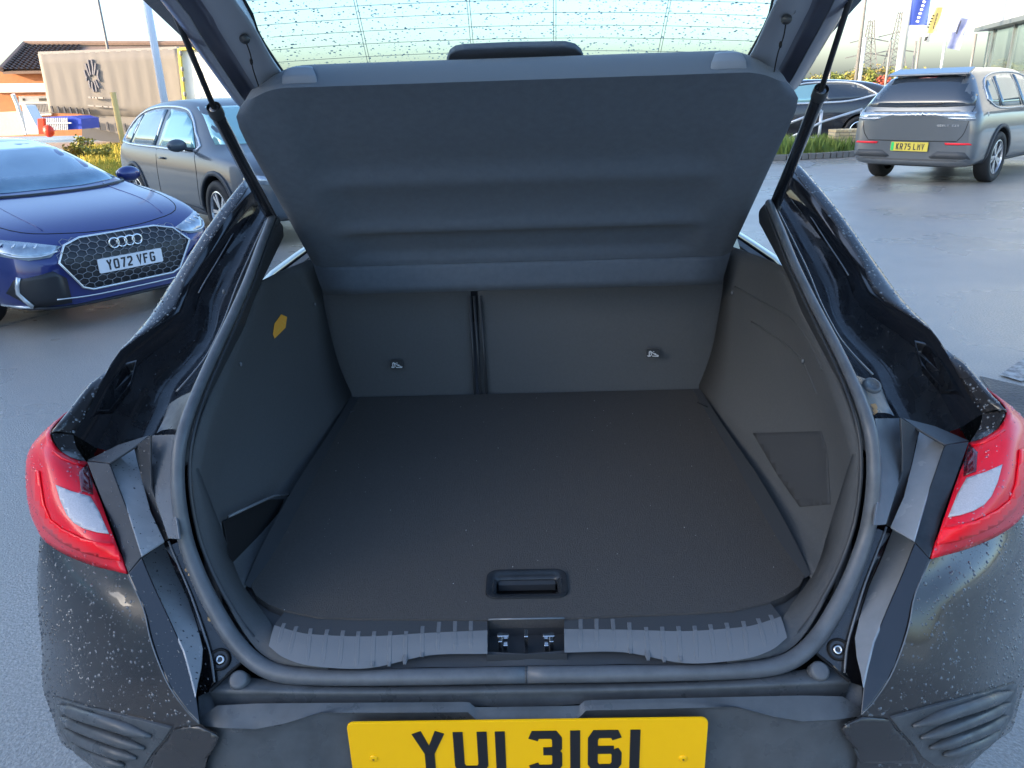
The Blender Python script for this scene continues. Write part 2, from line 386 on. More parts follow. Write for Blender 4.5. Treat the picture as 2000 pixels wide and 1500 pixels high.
# underbody / cabin floor so that daylight does not come through from below
MB().box((0, 3.1, .34), (1.62, 4.2, .04)).build('underbody', K['dark'], B)
MB().box((0, 4.25, .68), (1.5, .1, .66)).build('bulkhead', K['dark'], B)
for s in (1, -1): MB().box((s*.83, 3.0, .68), (.03, 2.4, .66)).build('door_card', K['liner'], B)
def wheel(root, c, r, wd, side, spokes=5, name='wheel', rimm=None, detail=True, ax=None, rr=.68):
    ax = Vector(ax) if ax is not None else Vector((side, 0, 0)); c = Vector(c)
    v, f = disc_stack(c, ax, [(r*rr, -wd*.5), (r*.93, -wd*.5), (r, -wd*.36), (r, wd*.36), (r*.94, wd*.5), (r*rr, wd*.46), (r*rr, wd*.2)], 36)
    ty = mobj(name, v, f, K['tyre'], root, True)
    mb = MB(); v, f = disc_stack(c, ax, [(r*rr, wd*.44), (r*(rr-.04), wd*.46), (r*(rr-.06), wd*.34), (r*(rr-.07), -wd*.1)], 36); mb.add(v, f)
    a = ax.orthogonal().normalized(); b = ax.cross(a)
    for k in range(spokes):
        for dd in (-.11, .11):
            an = 2*math.pi*k/spokes; u = a*math.cos(an+dd*.4)+b*math.sin(an+dd*.4); u2 = a*math.cos(an+dd*1.6)+b*math.sin(an+dd*1.6)
            t = ax.cross(u)
            p0 = c+u*(r*.08)+ax*(wd*.36); p1 = c+u2*(r*(rr-.05))+ax*(wd*.40); w0 = r*.045; w1 = r*.06
            mb.prism([p0-t*w0, p0+t*w0, p1+t*w1, p1-t*w1], ax*(-wd*.10))
    v, f = disc_stack(c, ax, [(r*.14, wd*.28), (r*.13, wd*.42), (r*.001, wd*.44)], 16); mb.add(v, f)
    mb.build('rim', rimm or K['rim'], ty, False)
    v, f = disc_stack(c, ax, [(r*(rr-.07), -wd*.1), (.001, -wd*.1)], 24); mobj('brake_disc', v, f, K['void2'], ty)
    return ty
for s in (1, -1):
    for y in (1.78, 4.35): wheel(B, (s*.80, y, .34), .34, .22, s)

# ------------------------------------------------------------------ gutters (wet pressed steel beside the boot opening)
sealc = [(531,424,14,1.74),(510,478,16,1.63),(484,548,17,1.51),(450,625,18,1.40),(416,696,20,1.30),(388,758,21,1.22),(366,815,23,1.155),(352,865,25,1.115),(347,911,26,1.095),(348,965,27,1.075),(356,1025,29,1.06),(370,1080,30,1.045),(396,1145,31,1.02),(428,1206,33,.995),(460,1255,34,.975),(498,1293,34,.955),(545,1315,34,.942),(620,1322,33,.934),(800,1322,32,.928),(1031,1318,32,.928)]
sc = [PY(x, y, Y) for x, y, w_, Y in sealc]
def off(P, d): return P+Vector(d)
# flange edge line, dark turned edge of the quarter panel
fl = [[innP[i], off(innP[i], (.012, .004, -.012)), off(innP[i], (.020, .02, -.035))] for i in range(len(inn))]
grid('panel_flange', fl, K['paint'], B, ku=2, kv=2)
# gutter floor: from flange to behind the seal
gi = [(528,428,1.80),(505,486,1.70),(478,556,1.60),(446,632,1.49),(410,702,1.39),(384,758,1.30),(362,812,1.22),(350,846,1.19)]
g_in = [PY(*q) for q in gi]
g_out = [off(p, (.020, .02, -.035)) for p in innP]
def resample(P, n):
    L = [0]
    for i in range(1, len(P)): L.append(L[-1]+(P[i]-P[i-1]).length)
    o = []
    for k in range(n):
        t = L[-1]*k/(n-1); i = 0
        while i < len(L)-2 and L[i+1] < t: i += 1
        o.append(P[i].lerp(P[i+1], (t-L[i])/max(1e-9, L[i+1]-L[i])))
    return o
n = 13; go = resample(crm(g_out, 3), n); gn = resample(crm(g_in, 3), n)
rows = []
for i in range(n):
    a, b = go[i], gn[i]; dn = Vector((.0, .06, -.055))*min(1, .35+i/n)
    rows.append([a, a.lerp(b, .12)+dn*.55, a.lerp(b, .33)+dn, a.lerp(b, .60)+dn*.95, a.lerp(b, .82)+dn*.45, b+Vector((0, .01, -.005))])
gut = grid('gutter', rows, K['gutter'], B, ku=3, kv=3)
# raised pressing lines and a sealer bead in the gutter
def line_px(name, pts, r, m, Yoff=0, n=6, both=True, smooth=True):
    P = crm([PY(*q) for q in pts], 4)
    for s in ((1, -1) if both else (1,)):
        MB().tube([Vector((q.x*s, q.y, q.z)) for q in P], r, n).build(name, m, B, smooth)
line_px('sealer_bead', [(519,432,1.76),(488,500,1.66),(462,560,1.57),(440,620,1.48),(418,668,1.42),(400,700,1.38),(372,735,1.33),(345,765,1.30)], .0022, K['grey_trim'])
line_px('gutter_crease', [(470,430,1.90),(430,500,1.78),(400,550,1.70),(388,572,1.66)], .0016, K['grey_trim'])
K['fold_glint'] = mat('fold_edge_highlight', (.16, .18, .20), .18, coat=1)  # pale colour stands in for highlights along the gutter folds
gbv = bvh_of(*gut)
def fold_glint(pts, r):
    P = []
    for q in pts:
        d_ = ray(*q).normalized(); h = gbv.ray_cast(CAM, d_)
        if h[0] is not None: P.append(h[0]-d_*.002)
    if len(P) < 2: return
    P = crm(P, 5)
    for s in (1, -1): MB().tube([V(q.x*s, q.y, q.z) for q in P], [r*(.3+.7*math.sin(math.pi*min(max(k/(len(P)-1), .08), .92))) for k in range(len(P))], 6).build('gutter_fold_highlight', K['fold_glint'], B, True)
fold_glint([(338,628),(300,662),(262,700),(246,730),(212,778),(188,812)], .0032)
fold_glint([(222,826),(198,850),(184,872)], .0035)
# pressed pocket outlines in the lower gutter
def press(name, pts, dpt, m, both=True):
    P = [PY(*q) for q in pts]; c = sum(P, Vector())/len(P); N = (P[1]-P[0]).cross(P[2]-P[1]).normalized()
    if N.dot(CAM-c) < 0: N = -N
    for s in ((1, -1) if both else (1,)):
        f = lambda q: Vector((q.x*s, q.y, q.z))
        mb = MB(); k = len(P); inner = [c+(q-c)*.84-N*dpt for q in P]; outer = [q+N*.004 for q in P]; rim = [c+(q-c)*.94+N*.004 for q in P]
        v = [f(q) for q in outer+rim+inner]
        fs = [(i, (i+1) % k, k+(i+1) % k, k+i) for i in range(k)]+[(k+i, k+(i+1) % k, 2*k+(i+1) % k, 2*k+i) for i in range(k)]+[tuple(2*k+i for i in range(k))]
        o = mobj(name, v, fs, m, B); mod(o, 'BEVEL', width=.003, segments=2)
press('pressed_pocket', [(338,622,1.60),(346,612,1.61),(342,662,1.56),(305,694,1.50),(258,702,1.44),(290,662,1.52)], .012, K['gutter'])
press('pressed_pocket', [(246,712,1.42),(268,706,1.43),(256,752,1.37),(214,806,1.30),(190,806,1.27),(216,752,1.34)], .014, K['gutter'])
# lower gutter ledge by the seal with a round grommet
rows = [[(381,762,1.235),(352,775,1.26),(330,790,1.27),(326,800,1.265)],[(362,806,1.18),(345,806,1.22),(325,812,1.235),(316,826,1.225)],[(350,842,1.155),(338,838,1.18),(318,840,1.20),(306,846,1.19)]]
grid('gutter_ledge', rows, K['dusty'], B, ku=3, kv=3)
g = PY(342, 790, 1.215)
g = PY(1701, 757, 1.225); c = g
v, f = disc_stack(c+V(0, -.004, .006), V(.1, -.55, .85), [(.001, .001), (.009, .001), (.010, .003), (.0145, .002), (.016, -.003)], 24)
mobj('grommet', v, f, K['dusty'], B, True)
# ------------------------------------------------------------------ trim below the gutter: faceted black pillars beside the lamps
def plane_fit(P):
    c = sum(P, Vector())/len(P); n = Vector()
    for i in range(len(P)):
        p, q = P[i], P[(i+1) % len(P)]; n += (p-c).cross(q-c)
    n.normalize(); return c, (n if n.dot(CAM-c) > 0 else -n)
def facet(name, pts, m, thick=.004, both=True, tilt=(0, 0, 0)):
    P = [PY(*q) for q in pts]; c, n = plane_fit(P); n = (n+Vector(tilt)).normalized()
    P = [PP(q[0], q[1], c, n) for q in pts]; o_ = []
    for s in ((1, -1) if both else (1,)):
        Q = [Vector((q.x*s, q.y, q.z)) for q in P]; N = Vector((n.x*s, n.y, n.z))
        mb = MB(); mb.prism(Q, -N*thick); o = mb.build(name, m, B)
        mod(o, 'BEVEL', width=.0012, segments=2, limit_method='ANGLE'); o_.append(o)
    return o_
TR = {'A': [(169,901,1.175),(190,903,1.165),(214,905,1.150),(250,1000,1.075),(277,1086,1.03),(250,1120,1.005),(225,1045,1.05),(196,970,1.10)],
      'B': [(214,905,1.150),(262,873,1.185),(276,930,1.16),(295,1000,1.12),(322,1057,1.085),(277,1086,1.03),(250,1000,1.075)],
      'C': [(262,873,1.185),(293,850,1.20),(293,912,1.155),(295,953,1.125),(311,1000,1.095),(328,1052,1.065),(322,1057,1.085),(295,1000,1.12),(276,930,1.16)],
      'D': [(293,850,1.20),(342,848,1.16),(334,912,1.115),(336,971,1.095),(345,1020,1.08),(350,1053,1.068),(328,1052,1.065),(311,1000,1.095),(295,953,1.125),(293,912,1.155)],
      'top': [(169,899,1.18),(232,868,1.215),(293,849,1.205),(262,873,1.187),(214,904,1.153)]}
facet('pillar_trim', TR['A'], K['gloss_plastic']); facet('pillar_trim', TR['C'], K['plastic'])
facet('pillar_trim', TR['B'], K['sky_sheen_trim'], tilt=(-.42, 0, .08)); facet('pillar_trim', TR['D'], K['grey_trim'], tilt=(-.25, .05, .12)); facet('pillar_trim', TR['top'], K['plastic'])
# lower pillar: painted bumper return
E_ = [(250,1121,1.003),(277,1089,1.028),(300,1143,.995),(333,1213,.955),(360,1273,.925),(373,1320,.905),(383,1362,.89),(390,1413,.872),(367,1390,.876),(333,1343,.892),(310,1293,.912),(293,1243,.935),(280,1187,.965)]
F2 = [(278,1089,1.029),(320,1060,1.083),(340,1110,1.055),(367,1167,1.022),(384,1215,.995),(397,1267,.968),(394,1305,.945),(387,1335,.925),(383,1361,.892),(373,1320,.905),(360,1273,.925),(333,1213,.955),(300,1143,.995)]
G2 = [(320,1060,1.083),(328,1057,1.072),(350,1110,1.045),(371,1160,1.02),(392,1220,.99),(411,1283,.96),(418,1333,.935),(405,1353,.92),(385,1361,.90),(387,1335,.925),(394,1305,.945),(397,1267,.968),(384,1215,.995),(367,1167,1.022),(340,1110,1.055)]
facet('pillar_backing', [(182,910,1.30),(295,866,1.33),(343,858,1.31),(345,1000,1.22),(366,1066,1.19),(440,1200,1.13),(478,1286,1.09),(430,1362,1.04),(398,1408,1.01),(345,1330,1.06),(264,1122,1.15)], K['gutter'])
facet('corner_backing', [(384,1300,.975),(430,1240,1.0),(455,1290,.985),(432,1362,.945),(405,1420,.905),(388,1400,.905)], K['dusty'])
facet('bumper_return', E_, K['paint']); facet('bumper_return', F2, K['sky_sheen_trim'], tilt=(-.40, 0, .08)); facet('bumper_return', G2, K['paint'])
H2 = [(322,1070,1.082),(352,1056,1.068),(362,1075,1.06),(386,1145,1.03),(416,1206,1.005),(447,1258,.98),(472,1292,.965),(445,1315,.955),(412,1350,.925),(418,1333,.935),(411,1283,.96),(392,1220,.99),(371,1160,1.02),(350,1110,1.045)]
facet('rear_panel_side', H2, K['gutter'])
# rubber-edged seam line along the bumper return
for s in (1, -1):
    P = crm([PY(*q) for q in [(329,1057,1.068),(351,1110,1.041),(372,1160,1.016),(393,1220,.986),(412,1283,.956),(419,1333,.931)]], 4)
    MB().tube([V(q.x*s, q.y, q.z) for q in P], .0018, 6).build('return_seam', K['grey_trim'], B, True)
# screw recess and screw, rubber stops, diagonal seam
for s in (1, -1):
    hs_ = bvh_of(*[o for o in BR.children if o.name == 'rear_panel_side']); d_ = ray(429, 1288).normalized(); h_ = hs_.ray_cast(CAM, d_); c = h_[0]-d_*.002 if h_[0] is not None else PY(429, 1288, .96); c.x *= s; n_ = V(.15*s, -.72, .66)
    v, f = disc_stack(c+n_*.004, n_, [(.017, -.001), (.0155, .002), (.0135, .002), (.0125, -.012), (.0001, -.012)], 24); sr = mobj('screw_recess', v, f, K['dark'], B, True)
    mb = MB(); v, f = disc_stack(c+n_*.001, n_, [(.009, -.008), (.0088, -.003), (.006, -.001), (.0035, -.001), (.003, -.004), (.0001, -.004)], 16); mb.add(v, f); mb.build('screw', K['steel'], sr, True)
    c = PY(467, 1329, .932); c.x *= s; n_ = V(0, -.62, .78)
    v, f = disc_stack(c, n_, [(.0145, -.016), (.0145, .004), (.0125, .008), (.010, .009), (.0001, .009)], 28); mobj('rubber_stop', v, f, K['rubber'], B, True)
    P = [PY(470, 1295, .958), PY(440, 1323, .940), PY(410, 1350, .922)]
    MB().tube([V(q.x*s, q.y, q.z) for q in P], .0022, 6).build('corner_seam', K['dark'], B)
for (x, y, Y, s_, r_) in ((366,1112,1.045,1,.0045), (372,1122,1.035,1,.0035), (410,1208,1.0,1,.0040), (1706,795,1.195,0,.006), (1709,804,1.185,0,.0045)):
    c = PY(x, y, Y-.012); v, f = disc_stack(c, (CAM-c), [(.0001, .0008), (r_*.8, .0006), (r_, 0)], 9)
    v = [q+Vector((random.uniform(-.001, .001), 0, random.uniform(-.0015, .0015))) for q in v]; mobj('paint_mark', v, f, K['ochre'], B, True)
# ------------------------------------------------------------------ rear panel under the seal
xs = [(405,1353),(430,1352),(500,1354),(620,1356),(760,1356),(900,1355),(1036,1353)]
r0 = [(418,1312,.972),(445,1310,.968),(500,1325,.945),(620,1335,.936),(760,1337,.932),(900,1336,.930),(1036,1333,.930)]
r1 = [(409,1345,.930),(432,1344,.925),(500,1346,.918),(620,1348,.914),(760,1348,.913),(900,1347,.913),(1036,1345,.913)]
r2 = [(409,1353,.924),(432,1352,.919),(500,1353,.914),(620,1355,.910),(760,1355,.909),(900,1354,.909),(1036,1352,.909)]
r3 = [(412,1357,.926),(432,1357,.922),(500,1358,.917),(620,1360,.913),(760,1360,.912),(900,1359,.912),(1036,1357,.912)]
r4 = [(420,1378,.922),(440,1378,.917),(500,1377,.910),(620,1376,.908),(760,1376,.907),(917,1373,.906),(926,1382,.904),(1036,1380,.904)]
r4 = [(420,1380,.922),(440,1380,.917),(500,1380,.910),(620,1379,.908),(760,1378,.907),(900,1377,.907),(1036,1384,.906)]
grid('rear_panel', [r0, r1, r2, r3, r4], K['dusty'], B, ku=3, kv=1, fv=lin)
# moulded ledge across the bumper top, with the stepped middle
top = [(378,1412,.890),(424,1378,.902),(500,1374,.900),(626,1373,.898),(760,1372,.897),(905,1371,.896),(917,1372,.896),(928,1381,.893),(960,1381,.892),(1036,1380,.892)]
bot = [(378,1416,.888),(440,1422,.874),(500,1424,.874),(556,1413,.877),(626,1392,.884),(760,1392,.884),(914,1391,.883),(929,1405,.878),(960,1406,.877),(1036,1406,.877)]
led = [[(a[0]*.5+b[0]*.5, a[1]*.5+b[1]*.5, (a[2]+b[2])/2) for a, b in zip(top, bot)]]
tl = [pt(q) for q in top]; bl = [pt(q) for q in bot]
ledge = grid('bumper_ledge', [tl, [a.lerp(b, .5)+V(0, 0, .001) for a, b in zip(tl, bl)], bl], K['dusty'], B, ku=3, kv=2, fu=lin)
# bumper cover below the ledge
low = []
for dy, z in ((.006, None), (.004, .66), (-.004, .60), (-.010, .52), (.01, .42), (.05, .33), (.12, .27)):
    low.append([V(q.x if z is None else q.x, q.y+dy, q.z-.014 if z is None else z) for q in bl])
grid('bumper_cover', [bl]+low, K['dusty'], B, ku=3, kv=2, fu=lin)
# ------------------------------------------------------------------ door seal round the opening
for s in (1, -1):
    P = crm([Vector((q.x*s, q.y, q.z)) for q in sc], 5)
    rr_ = []
    for i in range(len(P)):
        k = i/5; a = sealc[min(int(k), len(sealc)-1)]; b = sealc[min(int(k)+1, len(sealc)-1)]; t = k-int(k)
        wpx = a[2]*(1-t)+b[2]*t; rr_.append(wpx/2/1500*((P[i]-CAM).dot(F_)))
    if s == -1: pass
    MB().tube(P, rr_, 16).build('boot_seal', K['rubber'], B, True)
    # the thin inner lip of the seal
    C0 = PY(1030, 900, 1.3)
    cen = V(0, 1.25, .98)
    P2 = [p+(cen-p).normalized()*(r*1.25)+V(0, .012, -.002) for p, r in zip(P, rr_)]
    MB().tube(P2, [r*.30 for r in rr_], 8).build('seal_lip', K['plastic'], B, True)
jo = PY(1028, 1318, .928)
v, f = disc_stack(jo, V(1, 0, 0), [(.0115, -.0015), (.0128, -.001), (.0128, .001), (.0115, .0015)], 16); mobj('seal_joint', v, f, K['plastic'], B, True)

# ------------------------------------------------------------------ boot floor
ZF = .785
def fz(x, y, z=ZF): q = PZ(x, y, z); return q
edge = [(690,776),(655,835),(600,930),(548,1035),(490,1145),(500,1163),(525,1180),(556,1192),(626,1206),(720,1208),(835,1209),(952,1210)]
L = [fz(*q) for q in edge]; cfr = fz(1032, 1210)
out = L+[V(0, L[-1].y, ZF)]+[V(-q.x, q.y, q.z) for q in L[::-1]]
hx0, hx1, hy0, hy1 = -.060, .062, 1.062, 1.138        # handle cut-out
# the floor board is one sheet with a real opening for the handle
def cdt_sheet(name, outer, hole, z, m, parent):
    v2 = [Vector((q[0], q[1])) for q in outer]+[Vector(q) for q in hole]; n1 = len(outer); n2 = len(hole)
    vv, ee, ff, *_ = delaunay_2d_cdt(v2, [], [tuple(range(n1)), tuple(range(n1, n1+n2))], 1, 1e-6)
    H = [Vector(q) for q in hole]
    def inh(p):
        c = False; j = len(H)-1
        for i in range(len(H)):
            if (H[i].y > p.y) != (H[j].y > p.y) and p.x < (H[j].x-H[i].x)*(p.y-H[i].y)/(H[j].y-H[i].y)+H[i].x: c = not c
            j = i
        return c
    fs = [t for t in ff if not inh(sum((vv[i] for i in t), Vector((0, 0)))/len(t))]
    return mobj(name, [(q.x, q.y, z) for q in vv], fs, m, parent)
def rrect(x0, x1, y0, y1, r, n=5):
    o = []
    for cx, cy, a0 in ((x1-r, y1-r, 0), (x0+r, y1-r, 90), (x0+r, y0+r, 180), (x1-r, y0+r, 270)):
        o += [(cx+r*math.cos(R(a0+90*k/n)), cy+r*math.sin(R(a0+90*k/n))) for k in range(n+1)]
    return o
hA = fz(949, 1141); hB = fz(1109, 1141); hT = fz(1029, 1114); hBt = fz(1029, 1170)
hx0, hx1, hy0, hy1 = hA.x, hB.x, hBt.y, hT.y
board = cdt_sheet('boot_floor', [(q.x, q.y) for q in out], rrect(hx0+.004, hx1-.004, hy0+.004, hy1-.004, .018), ZF, K['carpet'], B)
mod(board, 'SOLIDIFY', thickness=.018, offset=-1)
def rring(mb, rings):            # rings: (list of (x,y), z)
    n = len(rings[0][0]); vs = [V(x, y, z) for r, z in rings for x, y in r]
    mb.add(vs, [(i*n+k, i*n+(k+1) % n, (i+1)*n+(k+1) % n, (i+1)*n+k) for i in range(len(rings)-1) for k in range(n)])
ix0, ix1, iy0, iy1 = fz(968, 1142).x, fz(1090, 1142).x, fz(1029, 1156).y, fz(1029, 1126).y
mb = MB()
rring(mb, [(rrect(hx0, hx1, hy0, hy1, .020), ZF-.001), (rrect(hx0+.001, hx1-.001, hy0+.001, hy1-.001, .020), ZF+.0035), (rrect(hx0+.005, hx1-.005, hy0+.005, hy1-.005, .017), ZF+.0040),
           (rrect(ix0, ix1, iy0, iy1, .009), ZF-.004), (rrect(ix0+.001, ix1-.001, iy0+.001, iy1-.001, .008), ZF-.006), (rrect(ix0+.002, ix1-.002, iy0+.002, iy1-.002, .007), ZF-.028)])
hd = mb.build('floor_handle', K['gloss_plastic'], board, True); mod(hd, 'EDGE_SPLIT', split_angle=R(40))
MB().box(((ix0+ix1)/2, (iy0+iy1)/2, ZF-.030), (ix1-ix0+.01, iy1-iy0+.01, .003)).build('handle_recess', K['dark'], board)
MB().prism([V(ix0+.004, iy1-.010, ZF-.010), V(ix1-.004, iy1-.010, ZF-.010), V(ix1-.004, iy1-.001, ZF-.008), V(ix0+.004, iy1-.001, ZF-.008)], V(0, 0, -.012)).build('handle_pull', K['plastic'], board)
MB().box((0, 1.55, ZF-.08), (1.3, 1.15, .01)).build('floor_well', K['dark'], B)
# tread plate
for s_ in (1, -1): bx_ = sorted((s_*.09, s_*.50)); MB().box(((bx_[0]+bx_[1])/2, 1.10, ZF-.018), (.41, .20, .006)).build('sill_underlay', K['liner'], B)
tt = [(536,1219,None),(556,1194,None),(626,1207,None),(720,1210,None),(835,1211,None),(952,1212,None)]
A0 = [fz(556,1194,ZF-.004), fz(590,1201,ZF-.004), fz(626,1208,ZF-.004), fz(720,1210,ZF-.004), fz(835,1211,ZF-.004), fz(952,1211,ZF-.004)]
A1 = [PZ(536,1221,ZF+.002), PZ(584,1235,ZF+.002), PZ(626,1240,ZF+.002), PZ(720,1243,ZF+.002), PZ(838,1236,ZF+.002), PZ(952,1231,ZF+.002)]
A2 = [PZ(525,1262,ZF-.006), PZ(556,1285,ZF-.008), PZ(612,1301,ZF-.010), PZ(720,1305,ZF-.012), PZ(838,1280,ZF-.008), PZ(952,1277,ZF-.006)]
slopes = grid('tread_shade_slope', [A0, A1], K['tread_shaded'], B, ku=4, kv=1, fv=lin)  # inner strip tilted and darkened to imitate the shaded part of the plate
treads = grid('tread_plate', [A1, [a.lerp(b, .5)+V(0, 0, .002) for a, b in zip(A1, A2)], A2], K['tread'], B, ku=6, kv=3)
mid = [PZ(700,1296,ZF-.016), PZ(842,1270,ZF-.012), PZ(900,1270,ZF-.012), PZ(1032,1277,ZF-.010)]
mb_ = [PZ(690,1308,ZF-.022), PZ(842,1303,ZF-.022), PZ(900,1303,ZF-.022), PZ(1032,1300,ZF-.022)]
grid('sill_trim', [mid, mb_], K['plastic'], B, ku=3, fu=lin)
# raised ribs of the tread plate
ribm = None
ribL = [(556,1222,545,1258),(580,1228,566,1276),(608,1232,600,1288),(640,1234,630,1292),(671,1236,663,1294),(701,1238,696,1295),(732,1238,727,1296),(763,1238,759,1296),(794,1238,790,1295),(826,1226,824,1281),(858,1216,855,1272),(889,1214,889,1271),(920,1213,920,1271)]
tb = bvh_of(*treads, *slopes)
for (x0, y0, x1, y1) in ribL:
    for s in (1, -1):
        n_ = 7; path = []
        for k in range(n_):
            t = k/(n_-1); q = PZ(x0+(x1-x0)*t, y0+(y1-y0)*t, ZF-.004); q.x *= s
            h = tb.ray_cast(V(q.x, q.y, 1.2), V(0, 0, -1)); path.append(h[0] if h[0] else V(q.x, q.y, path[-1].z if path else ZF))
        mb = MB(); hw = .0040; vs = []; fs = []
        for k, q in enumerate(path):
            ww = hw*(1 if k < n_-1 else .45); hh = .0006 if k < n_-1 else .0002
            vs += [q+V(-ww, 0, -.001), q+V(-ww*.7, 0, hh), q+V(ww*.7, 0, hh), q+V(ww, 0, -.001)]
        for k in range(n_-1):
            for j in range(3): fs.append((4*k+j, 4*k+j+1, 4*k+5+j, 4*k+4+j))
        mb.add(vs, fs); mb.build('tread_rib', K['tread'], treads[0] if s == 1 else treads[1], False)
# latch pocket with two hooks and a middle tab
a = PZ(952, 1212, ZF-.002); b = PZ(1105, 1209, ZF-.002); c = PZ(952, 1279, ZF-.006); d = PZ(1105, 1276, ZF-.006)
px0, px1 = (a.x+c.x)/2, (b.x+d.x)/2; py1 = (a.y+b.y)/2; py0 = (c.y+d.y)/2; zp = ZF-.032
mb = MB(); z0 = ZF-.001
mb.add([V(px0, py0, z0-.005), V(px1, py0, z0-.005), V(px1, py1, z0), V(px0, py1, z0), V(px0, py0, zp), V(px1, py0, zp), V(px1, py1, zp), V(px0, py1, zp)], [(0,1,5,4),(1,2,6,5),(2,3,7,6),(3,0,4,7),(4,5,6,7)])
lp = mb.build('latch_pocket', K['plastic'], B)
MB().tube([V(px0, py1, z0+.001), V(px1, py1, z0+.001)], .0018, 6).build('pocket_edge', K['grey_trim'], lp, True)
for xx in (978, 1077):
    q = PZ(xx, 1262, zp+.012); mb = MB()
    mb.box(q+V(0, 0, .003), (.006, .022, .030)); mb.box(q+V(.004 if xx < 1000 else -.004, .004, .016), (.018, .007, .006)); mb.box(q+V(.008 if xx < 1000 else -.008, -.004, .002), (.007, .013, .016))
    mod(mb.build('latch_hook', K['steel'], lp), 'BEVEL', width=.0008)
q = PZ(1028, 1256, zp+.014); mod(MB().box(q+V(0, 0, .002), (.006, .018, .036)).build('pocket_tab', K['steel'], lp), 'BEVEL', width=.001)
# ------------------------------------------------------------------ boot lining
wall = [[(512,548,1.74),(560,525,1.90),(622,500,2.02)],
        [(478,622,1.58),(545,605,1.80),(628,575,2.02)],
        [(432,722,1.36),(515,700,1.65),(642,645,2.02)],
        [(396,808,1.20),(488,800,1.50),(656,700,2.02)],
        [(374,900,1.12),(462,905,1.36),(672,742,2.02)],
        [(376,985,1.10),(455,1000,1.26),(684,768,2.01)]]
W = [[pt(q) for q in r] for r in wall]
W.append([PY(400,1080,1.08), PZ(452,1090,.80), PZ(684,776,ZF)])
W.append([PY(425,1140,1.05), PZ(478,1150,ZF), PZ(686,778,ZF-.02)])
lin_o = grid('side_lining', W, K['liner'], B, ku=4, kv=3, thick=.006, off=0)
# soft moulded ridges on the side linings
lbv = bvh_of(*lin_o)
for pts in (((1436,560),(1490,590),(1548,625),(1580,668),(1606,722)), ((1468,628),(1520,662),(1566,704),(1596,770))):
    P = []
    for q in pts:
        h = lbv.ray_cast(CAM, ray(*q).normalized())
        if h[0] is not None: P.append(h[0]-ray(*q).normalized()*.0005)
    if len(P) > 2: MB().tube(crm(P, 5), .0028, 6).build('lining_ridge', K['liner'], B, True)
# lower front corner of the lining, between seal and floor
a = [PY(372,900,1.115), PY(383,1010,1.085), PY(405,1090,1.055), PY(430,1150,1.03), PY(475,1232,.99), PY(512,1278,.965), PY(560,1300,.95), PY(640,1306,.944)]
b = [PY(380,900,1.14), PY(430,1030,1.17), PZ(452,1090,.80), PZ(478,1150,ZF), PZ(512,1195,ZF-.004), PZ(534,1228,ZF-.002), PZ(560,1286,ZF-.012), PZ(640,1304,ZF-.014)]
grid('corner_lining', [a, b], K['liner'], B, ku=3, kv=2, thick=.003)
# dark channel beside the floor board
ch = [[PZ(708,776,ZF-.002), PZ(655,860,ZF-.002), PZ(600,965,ZF-.002), PZ(545,1070,ZF-.002), PZ(492,1150,ZF-.002)], [PZ(684,776,ZF+.004), PZ(640,850,ZF+.012), PZ(578,945,ZF+.02), PZ(520,1050,ZF+.016), PZ(478,1142,ZF+.004)]]
grid('floor_channel', ch, K['plastic'], B, ku=3)
MB().tube([PZ(682,806,ZF+.006), PZ(694,803,ZF+.006)], .0015, 6).build('floor_clip', K['steel'], B)
MB().tube([PZ(1362,786,ZF+.006), PZ(1382,795,ZF+.006)], .0015, 6).build('floor_clip', K['steel'], B)
# pillar trim inside the seal, from the shelf down; pale sliver stands in for its highlight
pi_o = [PY(x+w_*.45, y, Y+.015) for x, y, w_, Y in sealc[:9]]
pi_i = [PY(554,462,1.90), PY(526,520,1.80), PY(500,575,1.70), PY(478,640,1.58), PY(450,700,1.47), PY(425,760,1.36), PY(400,820,1.25), PY(384,865,1.18), PY(376,905,1.14)]
grid('inner_pillar_trim', [pi_o, [a.lerp(b, .5)+V(.008, 0, .004) for a, b in zip(pi_o, pi_i)], pi_i], K['plastic'], B, ku=3, kv=3)
st_o = [PY(443,672,1.50), PY(428,712,1.43), PY(412,750,1.36), PY(395,796,1.27)]
st_i = [PY(447,662,1.51), PY(442,690,1.49), PY(428,738,1.41), PY(399,795,1.28)]
grid('trim_highlight', [[q+V(.006, -.008, .006) for q in st_o], [q+V(.012, -.008, .002) for q in st_i]], K['grey_trim'], B, ku=3)
# pocket in the left lining (net pocket)
Lp = [PY(434,1013,1.20), PY(523,972,1.36), PY(560,970,1.44)]
MB().tube([q+V(.012, 0, .004) for q in Lp], .003, 8).build('pocket_rim', K['grey_trim'], B, True)
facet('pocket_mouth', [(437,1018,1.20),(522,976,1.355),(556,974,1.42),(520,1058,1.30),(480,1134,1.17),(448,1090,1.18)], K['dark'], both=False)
for (x, y, Y) in ((1568,706,1.52),(1430,572,1.95),(615,595,1.98),(470,712,1.45),(437,570,1.70)):
    v, f = ellipsoid(PY(x, y, Y-.03), (.0035, .0035, .0055), 8, 5); mobj('trim_clip', v, f, K['grey_trim'], B, True)
